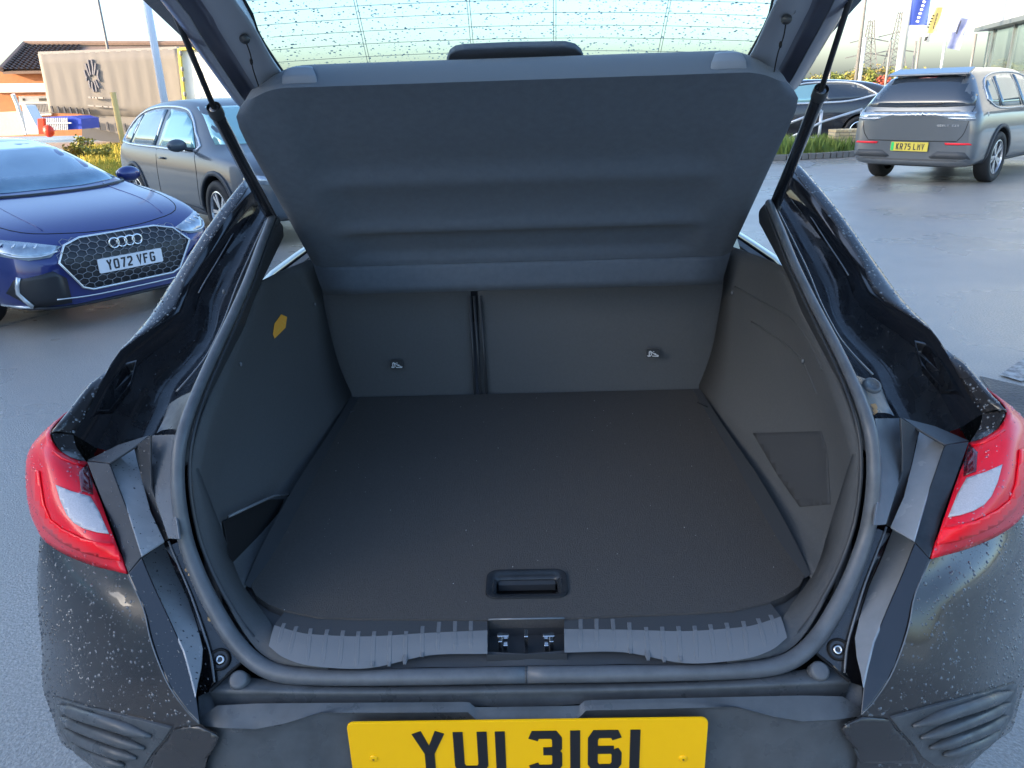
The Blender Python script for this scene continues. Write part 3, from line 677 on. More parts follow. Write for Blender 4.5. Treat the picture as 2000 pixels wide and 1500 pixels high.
# orange sticker on the left lining
st = [(549,614,1.76),(560,619,1.795),(557,640,1.785),(536,661,1.72),(533,653,1.71),(536,632,1.72)]
sp = []
for x, y, Y in st:
    d_ = ray(x, y).normalized(); h = lbv.ray_cast(CAM, d_); sp.append((h[0] if h[0] is not None else PY(x, y, Y))-d_*.004)
sk = MB().prism(sp, V(.001, .0, 0)).build('sticker', K['orange'], B)
for (a0, a1) in (((539,640),(545,633)),((541,648),(547,640)),((548,630),(552,638)),((551,626),(556,632))):
    P = []
    for q in (a0, a1): d_ = ray(*q).normalized(); P.append(lbv.ray_cast(CAM, d_)[0]-d_*.0055)
    MB().tube(P, .0011, 4).build('sticker_print', K['yellow_p'], sk)
# ------------------------------------------------------------------ rear seat backs
YB = 2.02
def seat(x0, x1, name='seat_back'):
    mb = MB(); rows = []
    zz = [ZF-.03, ZF+.05, ZF+.2, 1.02, 1.12, 1.24]
    for i, z in enumerate(zz):
        t = (z-ZF)/.45; y = YB+.10*t
        n = 10; rows.append([V(x0+(x1-x0)*k/n, y+(.012 if k in (0, n) else -.004*math.sin(math.pi*k/n)), z) for k in range(n+1)])
    return grid(name, rows, K['liner'], B, ku=1, kv=3, both=False, thick=0)
xs_ = PY(930, 690, 2.05).x
s1 = seat(-.56, xs_-.010)[0]; s2 = seat(xs_+.010, .56)[0]
for (xa, xb) in ((918,920),(926,931),(938,943)):
    a = PY(xa, 578, 2.075); b = PY(xb+8, 780, 2.005); MB().tube([a, b], .0042, 6).build('seat_edge', K['plastic'], B, True)
def isofix(px, py):
    c = PY(px, py, 2.018); r = MB()
    base = [V(c.x+x, c.y-.004, c.z+z) for x, z in rrect(-.018, .018, -.013, .013, .006)]
    t_ = MB().prism(base, V(0, .004, 0)).build('child_seat_label', K['plastic'], B)
    o = c+V(-.016, -.0045, -.010); u = V(1, 0, 0); v_ = V(0, 0, 1); n_ = V(0, -1, 0); mb = MB()
    for pl in ([(.001,.004),(.003,.002),(.008,.002),(.010,.004)], [(.0055,.003),(.0055,.014),(.008,.016),(.010,.013),(.012,.004)], [(.014,.002),(.030,.001),(.031,.004)], [(.011,.015),(.016,.010),(.022,.006),(.029,.004)], [(.016,.015),(.019,.014)], [(.015,.010),(.024,.008)]):
        ribbon(pl, .0011, mb, o, u, v_, n_, .0005)
    mb.build('label_symbol', K['white_print'], t_)
isofix(775, 711); isofix(1275, 689)
# ------------------------------------------------------------------ parcel shelf
hz = PY(1028, 512, 1.93).z
fb = [PY(628,574,1.955), PY(800,570,1.955), PY(1028,566,1.955)]
ft = [PY(570,512,1.935), PY(800,510,1.935), PY(1028,506,1.935)]
fb = [V(-.515, 1.955, fb[1].z), V(-.26, 1.955, fb[1].z), V(0, 1.955, fb[1].z)]
ft = [V(-.53, 1.94, ft[1].z), V(-.26, 1.94, ft[1].z), V(0, 1.94, ft[1].z)]
grid('shelf_flap', [ft, [a.lerp(b, .5)+V(0, -.004, 0) for a, b in zip(ft, fb)], fb], K['shelf'], B, ku=3, kv=2, thick=.01)
z0s = ft[1].z; PT = PY(1028, 146, 1.50)
dirs = V(0, PT.y-1.94, PT.z-z0s); Ls = dirs.length; dirs.normalize(); nrm = V(0, -dirs.z, dirs.y); nrm = nrm if nrm.y < 0 else -nrm
prof = [(0, 0), (.03, .004), (.06, .012), (.10, .014), (.18, .014), (.215, .005), (.25, .004), (.30, .013), (.42, .015), (.50, .008), (.54, .010), (.60, .016), (.70, .012), (.80, .008), (.92, .004), (1, 0)]
def halfw(t): return .532+.014*t-.042*max(0, (t-.84)/.16)**2.4
US = (1, .985, .95, .90, .84, .78, .71, .6, .35, 0)
def shp(u, t, h):
    return V(-halfw(t)*u, 1.94, z0s)+dirs*(Ls*t-.040*max(0, (u-.82)/.18)**2*max(0, (t-.55)/.45))+nrm*(.012-h)
rows = []
for t, h in prof:
    r = []
    for u in US:
        dep = h*1.25*(1 if u < .72 else .5 if u < .79 else 0)
        if u > .94: dep += .012*((u-.94)/.06)**2
        r.append(shp(u, t, dep if t < 1 else (.012*((u-.94)/.06)**2 if u > .94 else 0)))
    rows.append(r)
sh = grid('parcel_shelf', rows, K['shelf'], B, ku=2, kv=2)
rim0 = rows[-1]; rr2 = [rim0]
for up, back in ((.008, .006), (.024, .022), (.036, .045), (.040, .072)):
    rr2.append([q+V(q.x*-.03*(back/.07), back*.9, up*(1-.35*max(0, (u-.82)/.18))) for q, u in zip(rim0, US)])
grid('shelf_edge', rr2, K['shelf_top'], B, ku=2, kv=2)
# returned side edges give the board its thickness
grid('shelf_side', [[r[0] for r in rows], [r[0]+V(-.002, .014, .004) for r in rows], [r[0]+V(.004, .03, .008) for r in rows]], K['shelf_top'], B, ku=2, kv=2)
# back skin of the shelf
grid('shelf_back', [[V(-.52, 1.985, z0s), V(0, 1.985, z0s)], [V(-.49, PT.y+.085, PT.z-.03), V(0, PT.y+.085, PT.z+.02)]], K['shelf'], B, thick=.004)
for (px, py) in ((588, 152), (1420, 124)):
    c = PY(px, py, PT.y+.012); s = -1 if px < 1000 else 1
    mb = MB(); vs = []; fs = []
    for (dx, dy, dz) in ((.033, -.012, -.012), (.031, -.011, .002), (.024, -.002, .014), (.020, .012, .016), (.026, .03, .006)):
        vs += [V(c.x-dx, c.y+dy, c.z+dz), V(c.x-dx*.5, c.y+dy-.002, c.z+dz+.0015), V(c.x+dx*.5, c.y+dy-.002, c.z+dz+.0015), V(c.x+dx, c.y+dy, c.z+dz)]
    for i in range(4):
        for j in range(3): fs.append((4*i+j, 4*i+j+1, 4*i+5+j, 4*i+4+j))
    fs += [(0, 4, 8, 12, 16), (3, 19, 15, 11, 7)][:0]
    o = mobj('shelf_grip', vs, fs, K['grip'], B, True); mod(o, 'SOLIDIFY', thickness=.006, offset=0); mod(o, 'BEVEL', width=.002, segments=2)

# ------------------------------------------------------------------ tailgate, raised
HO = V(0, 1.85, 1.56); HD = V(0, -.942, .335); HN = V(0, .335, .942)
def PH(px, py, lift=0): return PP(px, py, HO-HN*lift, HN)
def hx(P, t): q = P.copy(); return q+HD*t
TGm = K['hatch']
def hpath(pts, lift=0, extra=.55):
    P = [PH(x, y, lift) for x, y in pts]
    e = P[-1]+HD*extra; return [P[0]-HD*.04]+P+[P[-1]+HD*(extra*.5), e]
e0 = hpath([(458,199),(410,134),(362,68),(312,0)], .02)
e0b = [q+V(.012, 0, .02) for q in e0]
e1 = hpath([(473,188),(431,125),(389,62),(347,0)], .045)
e2 = hpath([(496,168),(461,112),(426,56),(392,0)], .035)
e3 = hpath([(550,146),(529,114),(499,60),(457,0)], .045)
e4 = hpath([(557,148),(524,100),(502,62),(475,0)], .01)
TG = mobj('tailgate', *gridmesh([e0b, e0, [a.lerp(b, .5)-HN*.006 for a, b in zip(e0, e1)], e1], 2, 2), K['hatch_paint'], B, True)
v, f = mir(*gridmesh([e0b, e0, [a.lerp(b, .5)-HN*.006 for a, b in zip(e0, e1)], e1], 2, 2)); bm_ = len(TG.data.vertices)
mobj('tailgate_frame', v, f, K['hatch_paint'], TG, True)
for s in (0, 1):
    for nm, rws, mm in (('frame_channel', [e1, [a.lerp(b, .5)+HN*.008 for a, b in zip(e1, e2)], e2], K['hatch_paint']), ('inner_trim', [e2, [a.lerp(b, .5)-HN*.006 for a, b in zip(e2, e3)], e3, [a.lerp(b, .5)-HN*.004 for a, b in zip(e3, e4)], e4], TGm)):
        v, f = gridmesh(rws, 2, 3)
        if s: v, f = mir(v, f)
        mobj(nm, v, f, mm, TG, True)
    P = crm(e1, 3); P = [V(-q.x if s else q.x, q.y, q.z)-HN*.002 for q in P]; MB().tube(P, .0014, 5).build('trim_seam', K['grey_trim'], TG)
    P = crm(e4, 3); P = [V(-q.x if s else q.x, q.y, q.z) for q in P]; MB().tube(P, .004, 6).build('glass_seal', K['dark'], TG)
# glass
g0 = PH(557, 148); g1 = PH(475, 0)
gy = [(.0, -.04), (.2, .1), (.5, .35), (.8, .60)]
rows = []
for t in (-.02, .1, .25, .4, .55, .70):
    c = V(0, g0.y, g0.z)+HD*t+HN*.004
    rows.append([V(x, c.y, c.z+.012*(1-(x/.5)**2)) for x in (-.51, -.4, -.25, 0, .25, .4, .51)])
gl = mobj('rear_window', *gridmesh(rows, 2, 2), K['glass'], TG, True)
hm = MB(); 
for k in range(-1, 6):
    P = []
    for x in range(470, 1560, 60):
        u = (x-1015)/540; P.append(PH(x, 4+25*k+18*u*u-9*u-4, -.002))
    P = [q for q in P if abs(q.x) < .49]
    hm.tube(P, .0005, 3, False)
for (xa, ya, xb, yb) in ((682,-40,722,140),(687,-40,727,140),(908,-40,920,92),(913,-40,925,92),(1081,-40,1081,92),(1086,-40,1086,92),(1314,-40,1283,115),(1319,-40,1288,115)):
    hm.tube([PH(xa, ya, -.002), PH(xb, yb, -.002)], .0006, 3, False)
hm.build('heating_element', K['wire'], gl, kind='stuff')
# lower (now outer) part of the tailgate beyond the glass
ec = V(0, g0.y, g0.z)
rows = []
for t, l in ((.70, 0), (.74, -.05), (.95, -.08), (1.08, -.05), (1.10, .02), (.95, .06), (.70, .04)):
    c = ec+HD*t+HN*l; rows.append([V(x, c.y, c.z) for x in (-.61, -.5, 0, .5, .61)])
mobj('tailgate_panel', *gridmesh(rows, 3, 2), K['paint'], TG, True)
# outer skin strips beside the glass, seen from above
for s in (1, -1):
    rows = [[V(s*x, (ec+HD*t).y, (ec+HD*t).z+.022) for x in (.61, .57, .515)] for t in (-.05, .2, .5, .72)]
    mobj('outer_skin', *gridmesh(rows, 2, 2), K['paint'], TG, True)
# hinge-side cover in the middle
c0 = [PH(872,122,.01), PH(878,108,.015), PH(888,100,.015), PH(905,97,.015), PH(1000,93,.015), PH(1105,91,.015), PH(1125,96,.015), PH(1136,106,.015), PH(1142,122,.01)]
mod(MB().prism(c0, HN*.012).build('hinge_cover', K['shelf'], TG), 'BEVEL', width=.004, segments=3)
rows = [[V(-.59, (HO+HD*t).y, (HO+HD*t).z), V(-.3, (HO+HD*t).y, (HO+HD*t).z), V(0, (HO+HD*t).y, (HO+HD*t).z)] for t in (-.03, .06)]
v, f = gridmesh(rows); mobj('hinge_rail', v, f, K['plastic'], TG); v, f = mir(v, f); mobj('hinge_rail', v, f, K['plastic'], TG)
for (kx, ky, ex, ey) in ((478, 76, 505, 168), (1536, 38, 1512, 140)):
    k0 = PH(kx, ky, .055); k1 = PY(ex, ey, 1.52)
    v, f = ellipsoid(k0, (.009, .009, .008), 12, 8); kb = mobj('cord_knob', v, f, K['plastic'], TG, True)
    v, f = disc_stack(k0+HN*.012, HN, [(.014, -.002), (.014, .004), (.001, .005)], 16); mobj('knob_base', v, f, K['plastic'], kb, True)
    P = [k0, k0.lerp(k1, .3)+V(.002, 0, 0), k0.lerp(k1, .6)+V(-.001, 0, 0), k1]
    MB().tube(crm(P, 4), .0012, 5).build('shelf_cord', K['dark'], TG, True)
    q = k0.lerp(k1, .45); v, f = ellipsoid(q, (.003, .003, .006), 8, 5); mobj('cord_knot', v, f, K['dark'], TG, True)
# gas struts
for (tp, mp, bp) in (((322, -20), (419, 213), (534, 432)), ((1666, -20), (1603, 178), (1512, 405))):
    Yt, Ym, Yb = 1.36, 1.53, 1.76
    a = PY(*tp, Yt); m_ = PY(*mp, Ym); b = PY(*bp, Yb)
    mid_ = a.lerp(b, (m_-a).length/(b-a).length)
    dirn = (b-a).normalized()
    cy = MB().tube([m_-dirn*.004, m_, m_+dirn*.03, b], [.009, .0125, .0125, .0125], 16).build('gas_strut', K['c_black'], B, True)
    MB().tube([a-(m_-a).normalized()*.12, m_], .0052, 12).build('strut_rod', K['plastic'], cy, True)
    v, f = ellipsoid(b, (.016, .016, .016), 10, 8); mobj('strut_joint', v, f, K['plastic'], cy, True)
    v, f = disc_stack(m_, dirn, [(.0135, -.006), (.0145, .004), (.0145, .014), (.013, .018)], 16); mobj('strut_collar', v, f, K['plastic'], cy, True)

# ------------------------------------------------------------------ rear bumper corners, vents, lamps
def drape_px(name, poly, target, m, parents, lift=.0015, thick=.0008, step=12, curve=0):
    """outline seen in the photograph laid on a surface of the car (left side), mirrored to the right"""
    v2 = []; k = len(poly)
    for i in range(k):
        a = Vector(poly[i]); b = Vector(poly[(i+1) % k]); n = max(1, int((b-a).length/step))
        v2 += [a.lerp(b, j/n) for j in range(n)]
    n1 = len(v2); xs = [p.x for p in v2]; ys = [p.y for p in v2]
    y = min(ys)+step
    while y < max(ys):
        x = min(xs)+step
        while x < max(xs): v2.append(Vector((x, y))); x += step
        y += step
    vv, ee, ff, *_ = delaunay_2d_cdt(v2, [], [tuple(range(n1))], 1, 1e-5)
    P = []; last = None
    for q in vv:
        d = ray(q.x, q.y).normalized(); h = target.ray_cast(CAM, d)
        if h[0] is None: h = target.find_nearest(CAM+d*(last if last else 1.3))
        last = (h[0]-CAM).length; P.append(h[0]-d*lift)
    out_ = []
    for s, par in zip((1, -1), parents):
        vs, fs = compact([V(q.x*s, q.y, q.z) for q in P], [tuple(f if s > 0 else reversed(f)) for f in ff])
        o = mobj(name, vs, fs, m, par, True); mod(o, 'SOLIDIFY', thickness=thick, offset=0); out_.append(o)
    return out_
def wrapout(q, dz=0): return [q+V(-.018, .05, dz), q+V(-.022, .12, dz), q+V(.0, .26, dz)]
lr = [[(169,904,1.18),(140,895,1.167),(114,878,1.175),(98,848,1.20)],
      [(180,940,1.14),(140,928,1.13),(95,900,1.145),(66,876,1.205)],
      [(198,985,1.095),(150,980,1.085),(90,950,1.115),(54,908,1.20)],
      [(215,1030,1.055),(165,1030,1.05),(100,1000,1.085),(55,962,1.185)],
      [(232,1075,1.03),(180,1068,1.03),(115,1043,1.078),(63,1006,1.172)],
      [(248,1120,1.006),(180,1102,1.058),(120,1077,1.108),(80,1044,1.158)]]
rows = [[PY(*q) for q in r] for r in lr]; rows = [r+wrapout(r[-1]) for r in rows]
lamps = grid('tail_lamp', rows, K['red'], B, ku=4, kv=4, thick=.004, off=0)
lb = bvh_of(lamps[0])
drape_px('recess_shade_patch', [(1470,846),(1604,842),(1616,880),(1622,985),(1562,990),(1520,930)], lbv, K['recess_shade'], [B], .0012, .0006, 12)  # flush dark patch painted in place of a shaded recess
drape_px('clear_lens', [(109,947),(140,960),(176,970),(194,1000),(213,1043),(190,1040),(165,1033),(145,1022),(131,1006),(119,980)], lb, K['clear'], lamps, .002, .002, 9)
drape_px('bright_lens', [(61,915),(76,920),(80,950),(86,985),(98,1015),(120,1033),(160,1052),(200,1060),(222,1062),(232,1078),(236,1096),(200,1090),(160,1078),(120,1060),(90,1035),(72,1000),(63,955)], lb, K['red_deep'], lamps, .006, .002, 9)
drape_px('dark_lens', [(154,922),(169,906),(180,940),(182,966),(158,958)], lb, K['red_dark'], lamps, .001, .002, 9)
for s, par in zip((1, -1), lamps):
    P = [lb.ray_cast(CAM, ray(*q).normalized())[0] for q in ((104,882),(122,895),(146,905),(166,910))]
    MB().tube([V(q.x*s, q.y-.001, q.z+.001) for q in P], .0022, 5).build('lens_rib', K['red'], par, True)
br = [[(250,1122,1.005),(180,1104,1.058),(120,1079,1.108),(80,1046,1.16)],
      [(280,1187,.967),(200,1172,.995),(125,1145,1.06),(74,1112,1.15)],
      [(293,1243,.937),(210,1242,.965),(128,1222,1.03),(75,1190,1.135)],
      [(310,1293,.914),(222,1300,.94),(140,1290,1.0),(82,1262,1.12)],
      [(333,1343,.894),(240,1350,.918),(152,1338,.975),(83,1318,1.10)],
      [(390,1413,.874),(270,1400,.90),(167,1377,.953),(87,1356,1.09)],
      [(428,1440,.869),(270,1440,.902),(172,1420,.958),(103,1400,1.085)],
      [(402,1500,.874),(262,1500,.908),(185,1480,.96),(120,1452,1.07)]]
rows = [[PY(*q) for q in r] for r in br]
def bw(r, i):
    q = r[-1]; d = .012 if i < 6 else .0
    return r+[q+V(-.010, .05, -.003), q+V(-.006, .13, -.006), q+V(.02, .30, -.008)]
rows = [bw(r, i) for i, r in enumerate(rows)]
l7 = rows[-1]; rows.append([V(q.x*.99, q.y+.01, .50) for q in l7]); rows.append([V(q.x*.97, q.y+.04, .38) for q in l7]); rows.append([V(q.x*.93, q.y+.10, .30) for q in l7])
bump = grid('bumper_corner', rows, K['paint_wet'], B, ku=4, kv=4)
bb = bvh_of(bump[0])
vp_ = drape_px('bumper_vent', [(107,1360),(167,1379),(267,1402),(336,1420),(322,1442),(300,1468),(283,1496),(262,1512),(205,1512),(150,1474),(120,1425),(111,1392)], bb, K['dusty'], bump, .003, .006, 12)
for o in vp_: mod(o, 'BEVEL', width=.002, segments=2)
for path in (((120,1378),(170,1396),(230,1414),(303,1438)), ((124,1400),(170,1420),(225,1440),(290,1461)), ((132,1424),(172,1446),(220,1464),(274,1480)), ((146,1452),(180,1470),(215,1483),(250,1494))):
    P = [bb.ray_cast(CAM, ray(*q).normalized())[0]+V(-.001, -.008, .007) for q in path]; P = crm(P, 5); n_ = len(P)
    for s, par in ((1, vp_[0]), (-1, vp_[1])):
        MB().tube([V(q.x*s, q.y, q.z) for q in P], [0.0100*(.25+.75*min(1, min(k, n_-1-k)/3)) for k in range(n_)], 8).build('vent_fin', K['dusty'], par, True)
drape_px('bumper_insert', [(341,1424),(388,1418),(430,1438),(414,1470),(398,1505),(290,1510),(304,1470),(326,1444)], bb, K['paint_wet'], bump, .0025, .003, 12)
P = crm([PY(*q)+V(0, -.001, .0005) for q in [(250,1122,1.004),(280,1187,.966),(293,1243,.936),(310,1293,.913),(333,1343,.893),(367,1390,.88),(390,1413,.873)]], 4)
for s in (1, -1): MB().tube([V(q.x*s, q.y, q.z) for q in P], .0011, 5).build('bumper_seam', K['grey_trim'], B, True)

# ------------------------------------------------------------------ number plate of the open car
a = PY(676, 1412, .868); b = PY(1384, 1404, .868); zt = (a.z+b.z)/2; cxp = (a.x+b.x)/2; pw = b.x-a.x
yp = .868; ph = .111*pw/.52
base = [V(cxp+x, yp, zt-ph/2+z) for x, z in rrect(-pw/2, pw/2, -ph/2, ph/2, .010)]
pl = MB().prism(base, V(0, .004, 0)).build('number_plate', K['plate'], B); mod(pl, 'BEVEL', width=.0006, segments=2, limit_method='ANGLE')
mpx = pw/708
xl = {0: ('Y', 802, 868), 1: ('U', 884, 951), 2: ('I', 967, 986), 3: ('3', 1032, 1099), 4: ('1', 1115, 1134), 5: ('6', 1150, 1217), 6: ('1', 1233, 1252)}
sc_ = pw/708
chh = .079*pw/.52
for k_ in xl:
    ch_, x0, x1 = xl[k_]
    letter(ch_, V(a.x+(x0-676)*sc_, yp-.0003, zt-.0185*pw/.52-chh), V(1, 0, 0), V(0, 0, 1), V(0, -1, 0), chh, (x1-x0)*sc_, .0145*pw/.52, .0008, K['char'], pl)
for px in (730, 1334):
    c = V(PY(px, 1481, yp).x, yp-.001, PY(px, 1481, yp).z); v, f = disc_stack(c, V(0, -1, 0), [(.0065, -.001), (.006, .0008), (.0045, .0016), (.0001, .0018)], 20); sc2 = mobj('plate_screw', v, f, K['plate'], pl, True)
    MB().box(c+V(0, -.0020, 0), (.0035, .0006, .0009)).box(c+V(0, -.0020, 0), (.0009, .0007, .0035)).build('screw_slot', K['char'], sc2)

# ------------------------------------------------------------------ rain drops
droplets(bump, 9500, .0008, .0032, B, keep=lambda p: p.z > .5 and p.y < 1.3)
droplets(lamps, 1000, .0007, .0026, B, keep=lambda p: p.y < 1.35, m=mat('lamp_drop', (.55, .10, .14), .08, metal=.2, coat=1))
droplets(qp+qc, 15000, .0009, .0030, B, keep=lambda p: p.z > .9, m=mat('panel_drop', (.13, .14, .15), .12, metal=.15, coat=.8))
droplets(gut, 500, .0006, .0018, B)
droplets([o for o in BR.children if o.name.startswith(('bumper_return', 'rear_panel_side', 'pillar_trim'))], 900, .0006, .002, B)
droplets([board], 130, .0004, .0011, board, name='lint', m=mat('lint', (.5, .5, .48), .9), toward=Vector((0, 0, 5)))
droplets([gl], 7500, .0006, .0026, TG, toward=Vector((0, 2, 6)), m=mat('glass_drop', (.75, .85, .86), .05, trans=.9, ior=1.33))
settle(TG.parent, (0, 3.0, 0))

# ================================================================== PARKED CARS
def loft(st):
    """st: (y, z bottom, z shoulder, half width, z top, half width of top) from rear to front -> closed body"""
    rings = []
    for (y, zb, zs, w_, zt, wt) in st:
        h = zs-zb
        half = [(0, zb), (.8*w_, zb), (.965*w_, zb+.05), (w_, zb+.30*h), (w_, zb+.68*h), (.965*w_, zs-.03), (.93*w_, zs+.012), (wt, zt-.045 if zt-zs > .12 else zs+(zt-zs)*.6), (wt*.72, zt-.008 if zt-zs > .12 else zs+(zt-zs)*.9), (0, zt)]
        rings.append([(x, y, z) for x, z in half]+[(-x, y, z) for x, z in half[-2:0:-1]])
    n = len(rings[0]); v = [q for r in rings for q in r]; f = []
    for i in range(len(rings)-1):
        for k in range(n): f.append((i*n+k, i*n+(k+1) % n, (i+1)*n+(k+1) % n, (i+1)*n+k))
    # end caps as quads/tri strips
    for b_, rev in ((0, False), ((len(rings)-1)*n, True)):
        for k in range(n//2-1):
            q = (b_+k+1 if k else b_+0, 0, 0, 0)
        idx = [b_+k for k in range(n)]
        for k in range(0, n//2-1+1):
            a0, a1 = idx[k], idx[k+1]; c0, c1 = idx[(n-k) % n], idx[(n-k-1) % n]
            qd = [a0, a1, c1, c0] if a0 != c0 and a1 != c1 else ([a0, a1, c1] if a0 == c0 else [a0, a1, c0])
            f.append(tuple(qd if rev is False else qd[::-1]))
    return v, f
class Car:
    def __init__(s, name, stations, paint, pos, phi, scale=(1, 1, 1), arches=(), rad=.40):
        s.root = empty(name, (0, 0, 0)); s.pos = pos; s.phi = phi; s.scale = scale
        v, f = loft(stations); o = mobj('body', v, f, paint, None, True)
        sub = o.modifiers.new('sub', 'SUBSURF'); sub.levels = 2; sub.render_levels = 2
        dg = bpy.context.evaluated_depsgraph_get(); me = bpy.data.meshes.new_from_object(o.evaluated_get(dg)); o.modifiers.clear(); o.data = me
        s.bvh = BVHTree.FromPolygons([v.co.copy() for v in me.vertices], [tuple(p.vertices) for p in me.polygons])
        mb = MB()
        for (y, z) in arches:
            for sd_ in (1, -1): v, f = disc_stack((sd_*.80, y, z), (1, 0, 0), [(.0001, -.22), (rad, -.22), (rad, .35), (.0001, .35)], 28); mb.add(v, f)
        if arches:
            c = mb.build('cutter', K['void2']); bm = bmesh.new(); bm.from_mesh(c.data); bmesh.ops.remove_doubles(bm, verts=bm.verts, dist=.001); bmesh.ops.recalc_face_normals(bm, faces=bm.faces); bm.to_mesh(c.data); bm.free()
            bm = bmesh.new(); bm.from_mesh(o.data); bmesh.ops.recalc_face_normals(bm, faces=bm.faces); bm.to_mesh(o.data); bm.free()
            o.data.materials.append(K['void2'])
            m_ = o.modifiers.new('b', 'BOOLEAN'); m_.operation = 'DIFFERENCE'; m_.object = c; m_.solver = 'EXACT'
            dg = bpy.context.evaluated_depsgraph_get(); dg.update(); me = bpy.data.meshes.new_from_object(o.evaluated_get(dg)); o.modifiers.clear(); o.data = me
            bpy.data.objects.remove(c)
        for p in o.data.polygons: p.use_smooth = True
        mod(o, 'EDGE_SPLIT', split_angle=R(45)); s.body = o; o.parent = s.root
    def hit(s, a, b, view):
        if view == 'L': org, d = V(-3, a, b), V(1, 0, 0)
        elif view == 'R': org, d = V(3, a, b), V(-1, 0, 0)
        elif view == 'F': org, d = V(a, 4, b), V(0, -1, 0)
        elif view == 'B': org, d = V(a, -4, b), V(0, 1, 0)
        elif view == 'T': org, d = V(a, b, 4), V(0, 0, -1)
        h = s.bvh.ray_cast(org, d)
        if h[0] is None: h = s.bvh.find_nearest(org+d*2)
        return h[0], d
    def drape(s, name, poly, view, m, lift=.006, thick=.01, step=.12, parent=None, smooth=True):
        v2 = []; k = len(poly)
        for i in range(k):
            a = Vector(poly[i]); b = Vector(poly[(i+1) % k]); n = max(1, int((b-a).length/step)); v2 += [a.lerp(b, j/n) for j in range(n)]
        n1 = len(v2); xs = [p.x for p in v2]; ys = [p.y for p in v2]; y = min(ys)+step
        while y < max(ys):
            x = min(xs)+step
            while x < max(xs): v2.append(Vector((x, y))); x += step
            y += step
        vv, ee, ff, *_ = delaunay_2d_cdt(v2, [], [tuple(range(n1))], 1, 1e-5)
        P = []
        for q in vv: h, d = s.hit(q.x, q.y, view); P.append(h-d*lift)
        P, ff = compact(P, ff); o = mobj(name, P, ff, m, parent or s.root, smooth)
        bm = bmesh.new(); bm.from_mesh(o.data); bmesh.ops.recalc_face_normals(bm, faces=bm.faces); bm.to_mesh(o.data); bm.free()
        mod(o, 'SOLIDIFY', thickness=thick, offset=0); return o
    def line(s, name, pts, view, r, m, lift=.003, closed=False, parent=None, k=4):
        P = [V(a, b, 0) for a, b in pts]; P = (crm(P+[P[0]], k) if closed else crm(P, k))
        Q = []
        for q in P: h, d = s.hit(q.x, q.y, view); Q.append(h-d*lift)
        return MB().tube(Q, r, 6, not closed).build(name, m, parent or s.root, True)
    def sym(s, fn, name, poly, m, **k):       # both sides of the car
        r = k.pop('r', None)
        for vw in ('L', 'R'): fn(name, poly, vw, m, **k) if r is None else fn(name, poly, vw, r, m, **k)
    def mirror(s, c, side, m, arm=None):
        v, f = ellipsoid((0, 0, 0), (.12, .075, .075), 14, 8); o = mobj('mirror', [V(*c)+V(q.x*1, q.y, q.z) for q in v], f, m, s.root, True)
        MB().tube([V(*c)+V(-side*.08, .02, -.04), V(*c)+V(-side*.22, .05, -.07)], .025, 6).build('mirror_arm', K['grille'], o)
        v, f = ellipsoid((0, 0, 0), (.10, .02, .058), 12, 6); mobj('mirror_glass', [V(*c)+V(q.x, q.y-.065, q.z) for q in v], f, K['cglass'], o, True)
    def wheels(s, ys, r, x, spokes=5, rimm=None):
        for y in ys:
            for sd_ in (1, -1): wheel(s.root, (sd_*x, y, r), r, .22, sd_, spokes, rimm=rimm)
    def arch_trim(s, ys, r, rad, m, wdt=.055):
        for y in ys:
            for vw in ('L', 'R'):
                po = []
                for k in range(15):
                    a = R(-8+196*k/14); po.append((y+math.cos(a)*(rad+wdt), r+math.sin(a)*(rad+wdt)))
                for k in range(15):
                    a = R(188-196*k/14); po.append((y+math.cos(a)*(rad+.004), r+math.sin(a)*(rad+.004)))
                s.drape('arch_trim', po, vw, m, step=.3, lift=.008, thick=.02)
    def plate(s, c, view, wd, ht, m, text, tilt=0, green=False, cm=None):
        h, d = s.hit(c[0], c[1], view); n = -d; u = V(0, 0, 1).cross(n)*1
        u = V(0, 0, 1).cross(n).normalized(); o = h+n*.022
        z = V(0, 0, 1)
        base = [o+u*x+z*y for x, y in rrect(-wd/2, wd/2, -ht/2, ht/2, .012)]
        p = MB().prism(base, n*.010).build('number_plate', m, s.root)
        nchar = sum(1 for c_ in text if c_ != ' '); chh = ht*.70; cw = wd*.083; gap = wd*.022
        tot = nchar*cw+(nchar-1)*gap+text.count(' ')*cw*.55; x = -tot/2+(wd*.03 if green else 0)
        for c_ in text:
            if c_ == ' ': x += cw*.55; continue
            w1 = cw if c_ not in 'I1' else cw*.3
            letter(c_, o+n*.0102+u*x-z*(chh/2), u, z, n, chh, w1, ht*.115, .002, cm or K['char2'], p); x += w1+gap
        if green:
            MB().prism([o+n*.0101+u*a+z*b for a, b in ((-wd/2+.006, -ht/2+.006), (-wd/2+.05, -ht/2+.006), (-wd/2+.05, ht/2-.006), (-wd/2+.006, ht/2-.006))], n*.001).build('green_band', K['green'], p)
        return p
    def done(s):
        s.root.location = (s.pos[0], s.pos[1], 0); s.root.rotation_euler = (0, 0, s.phi); s.root.scale = s.scale
        return s.root

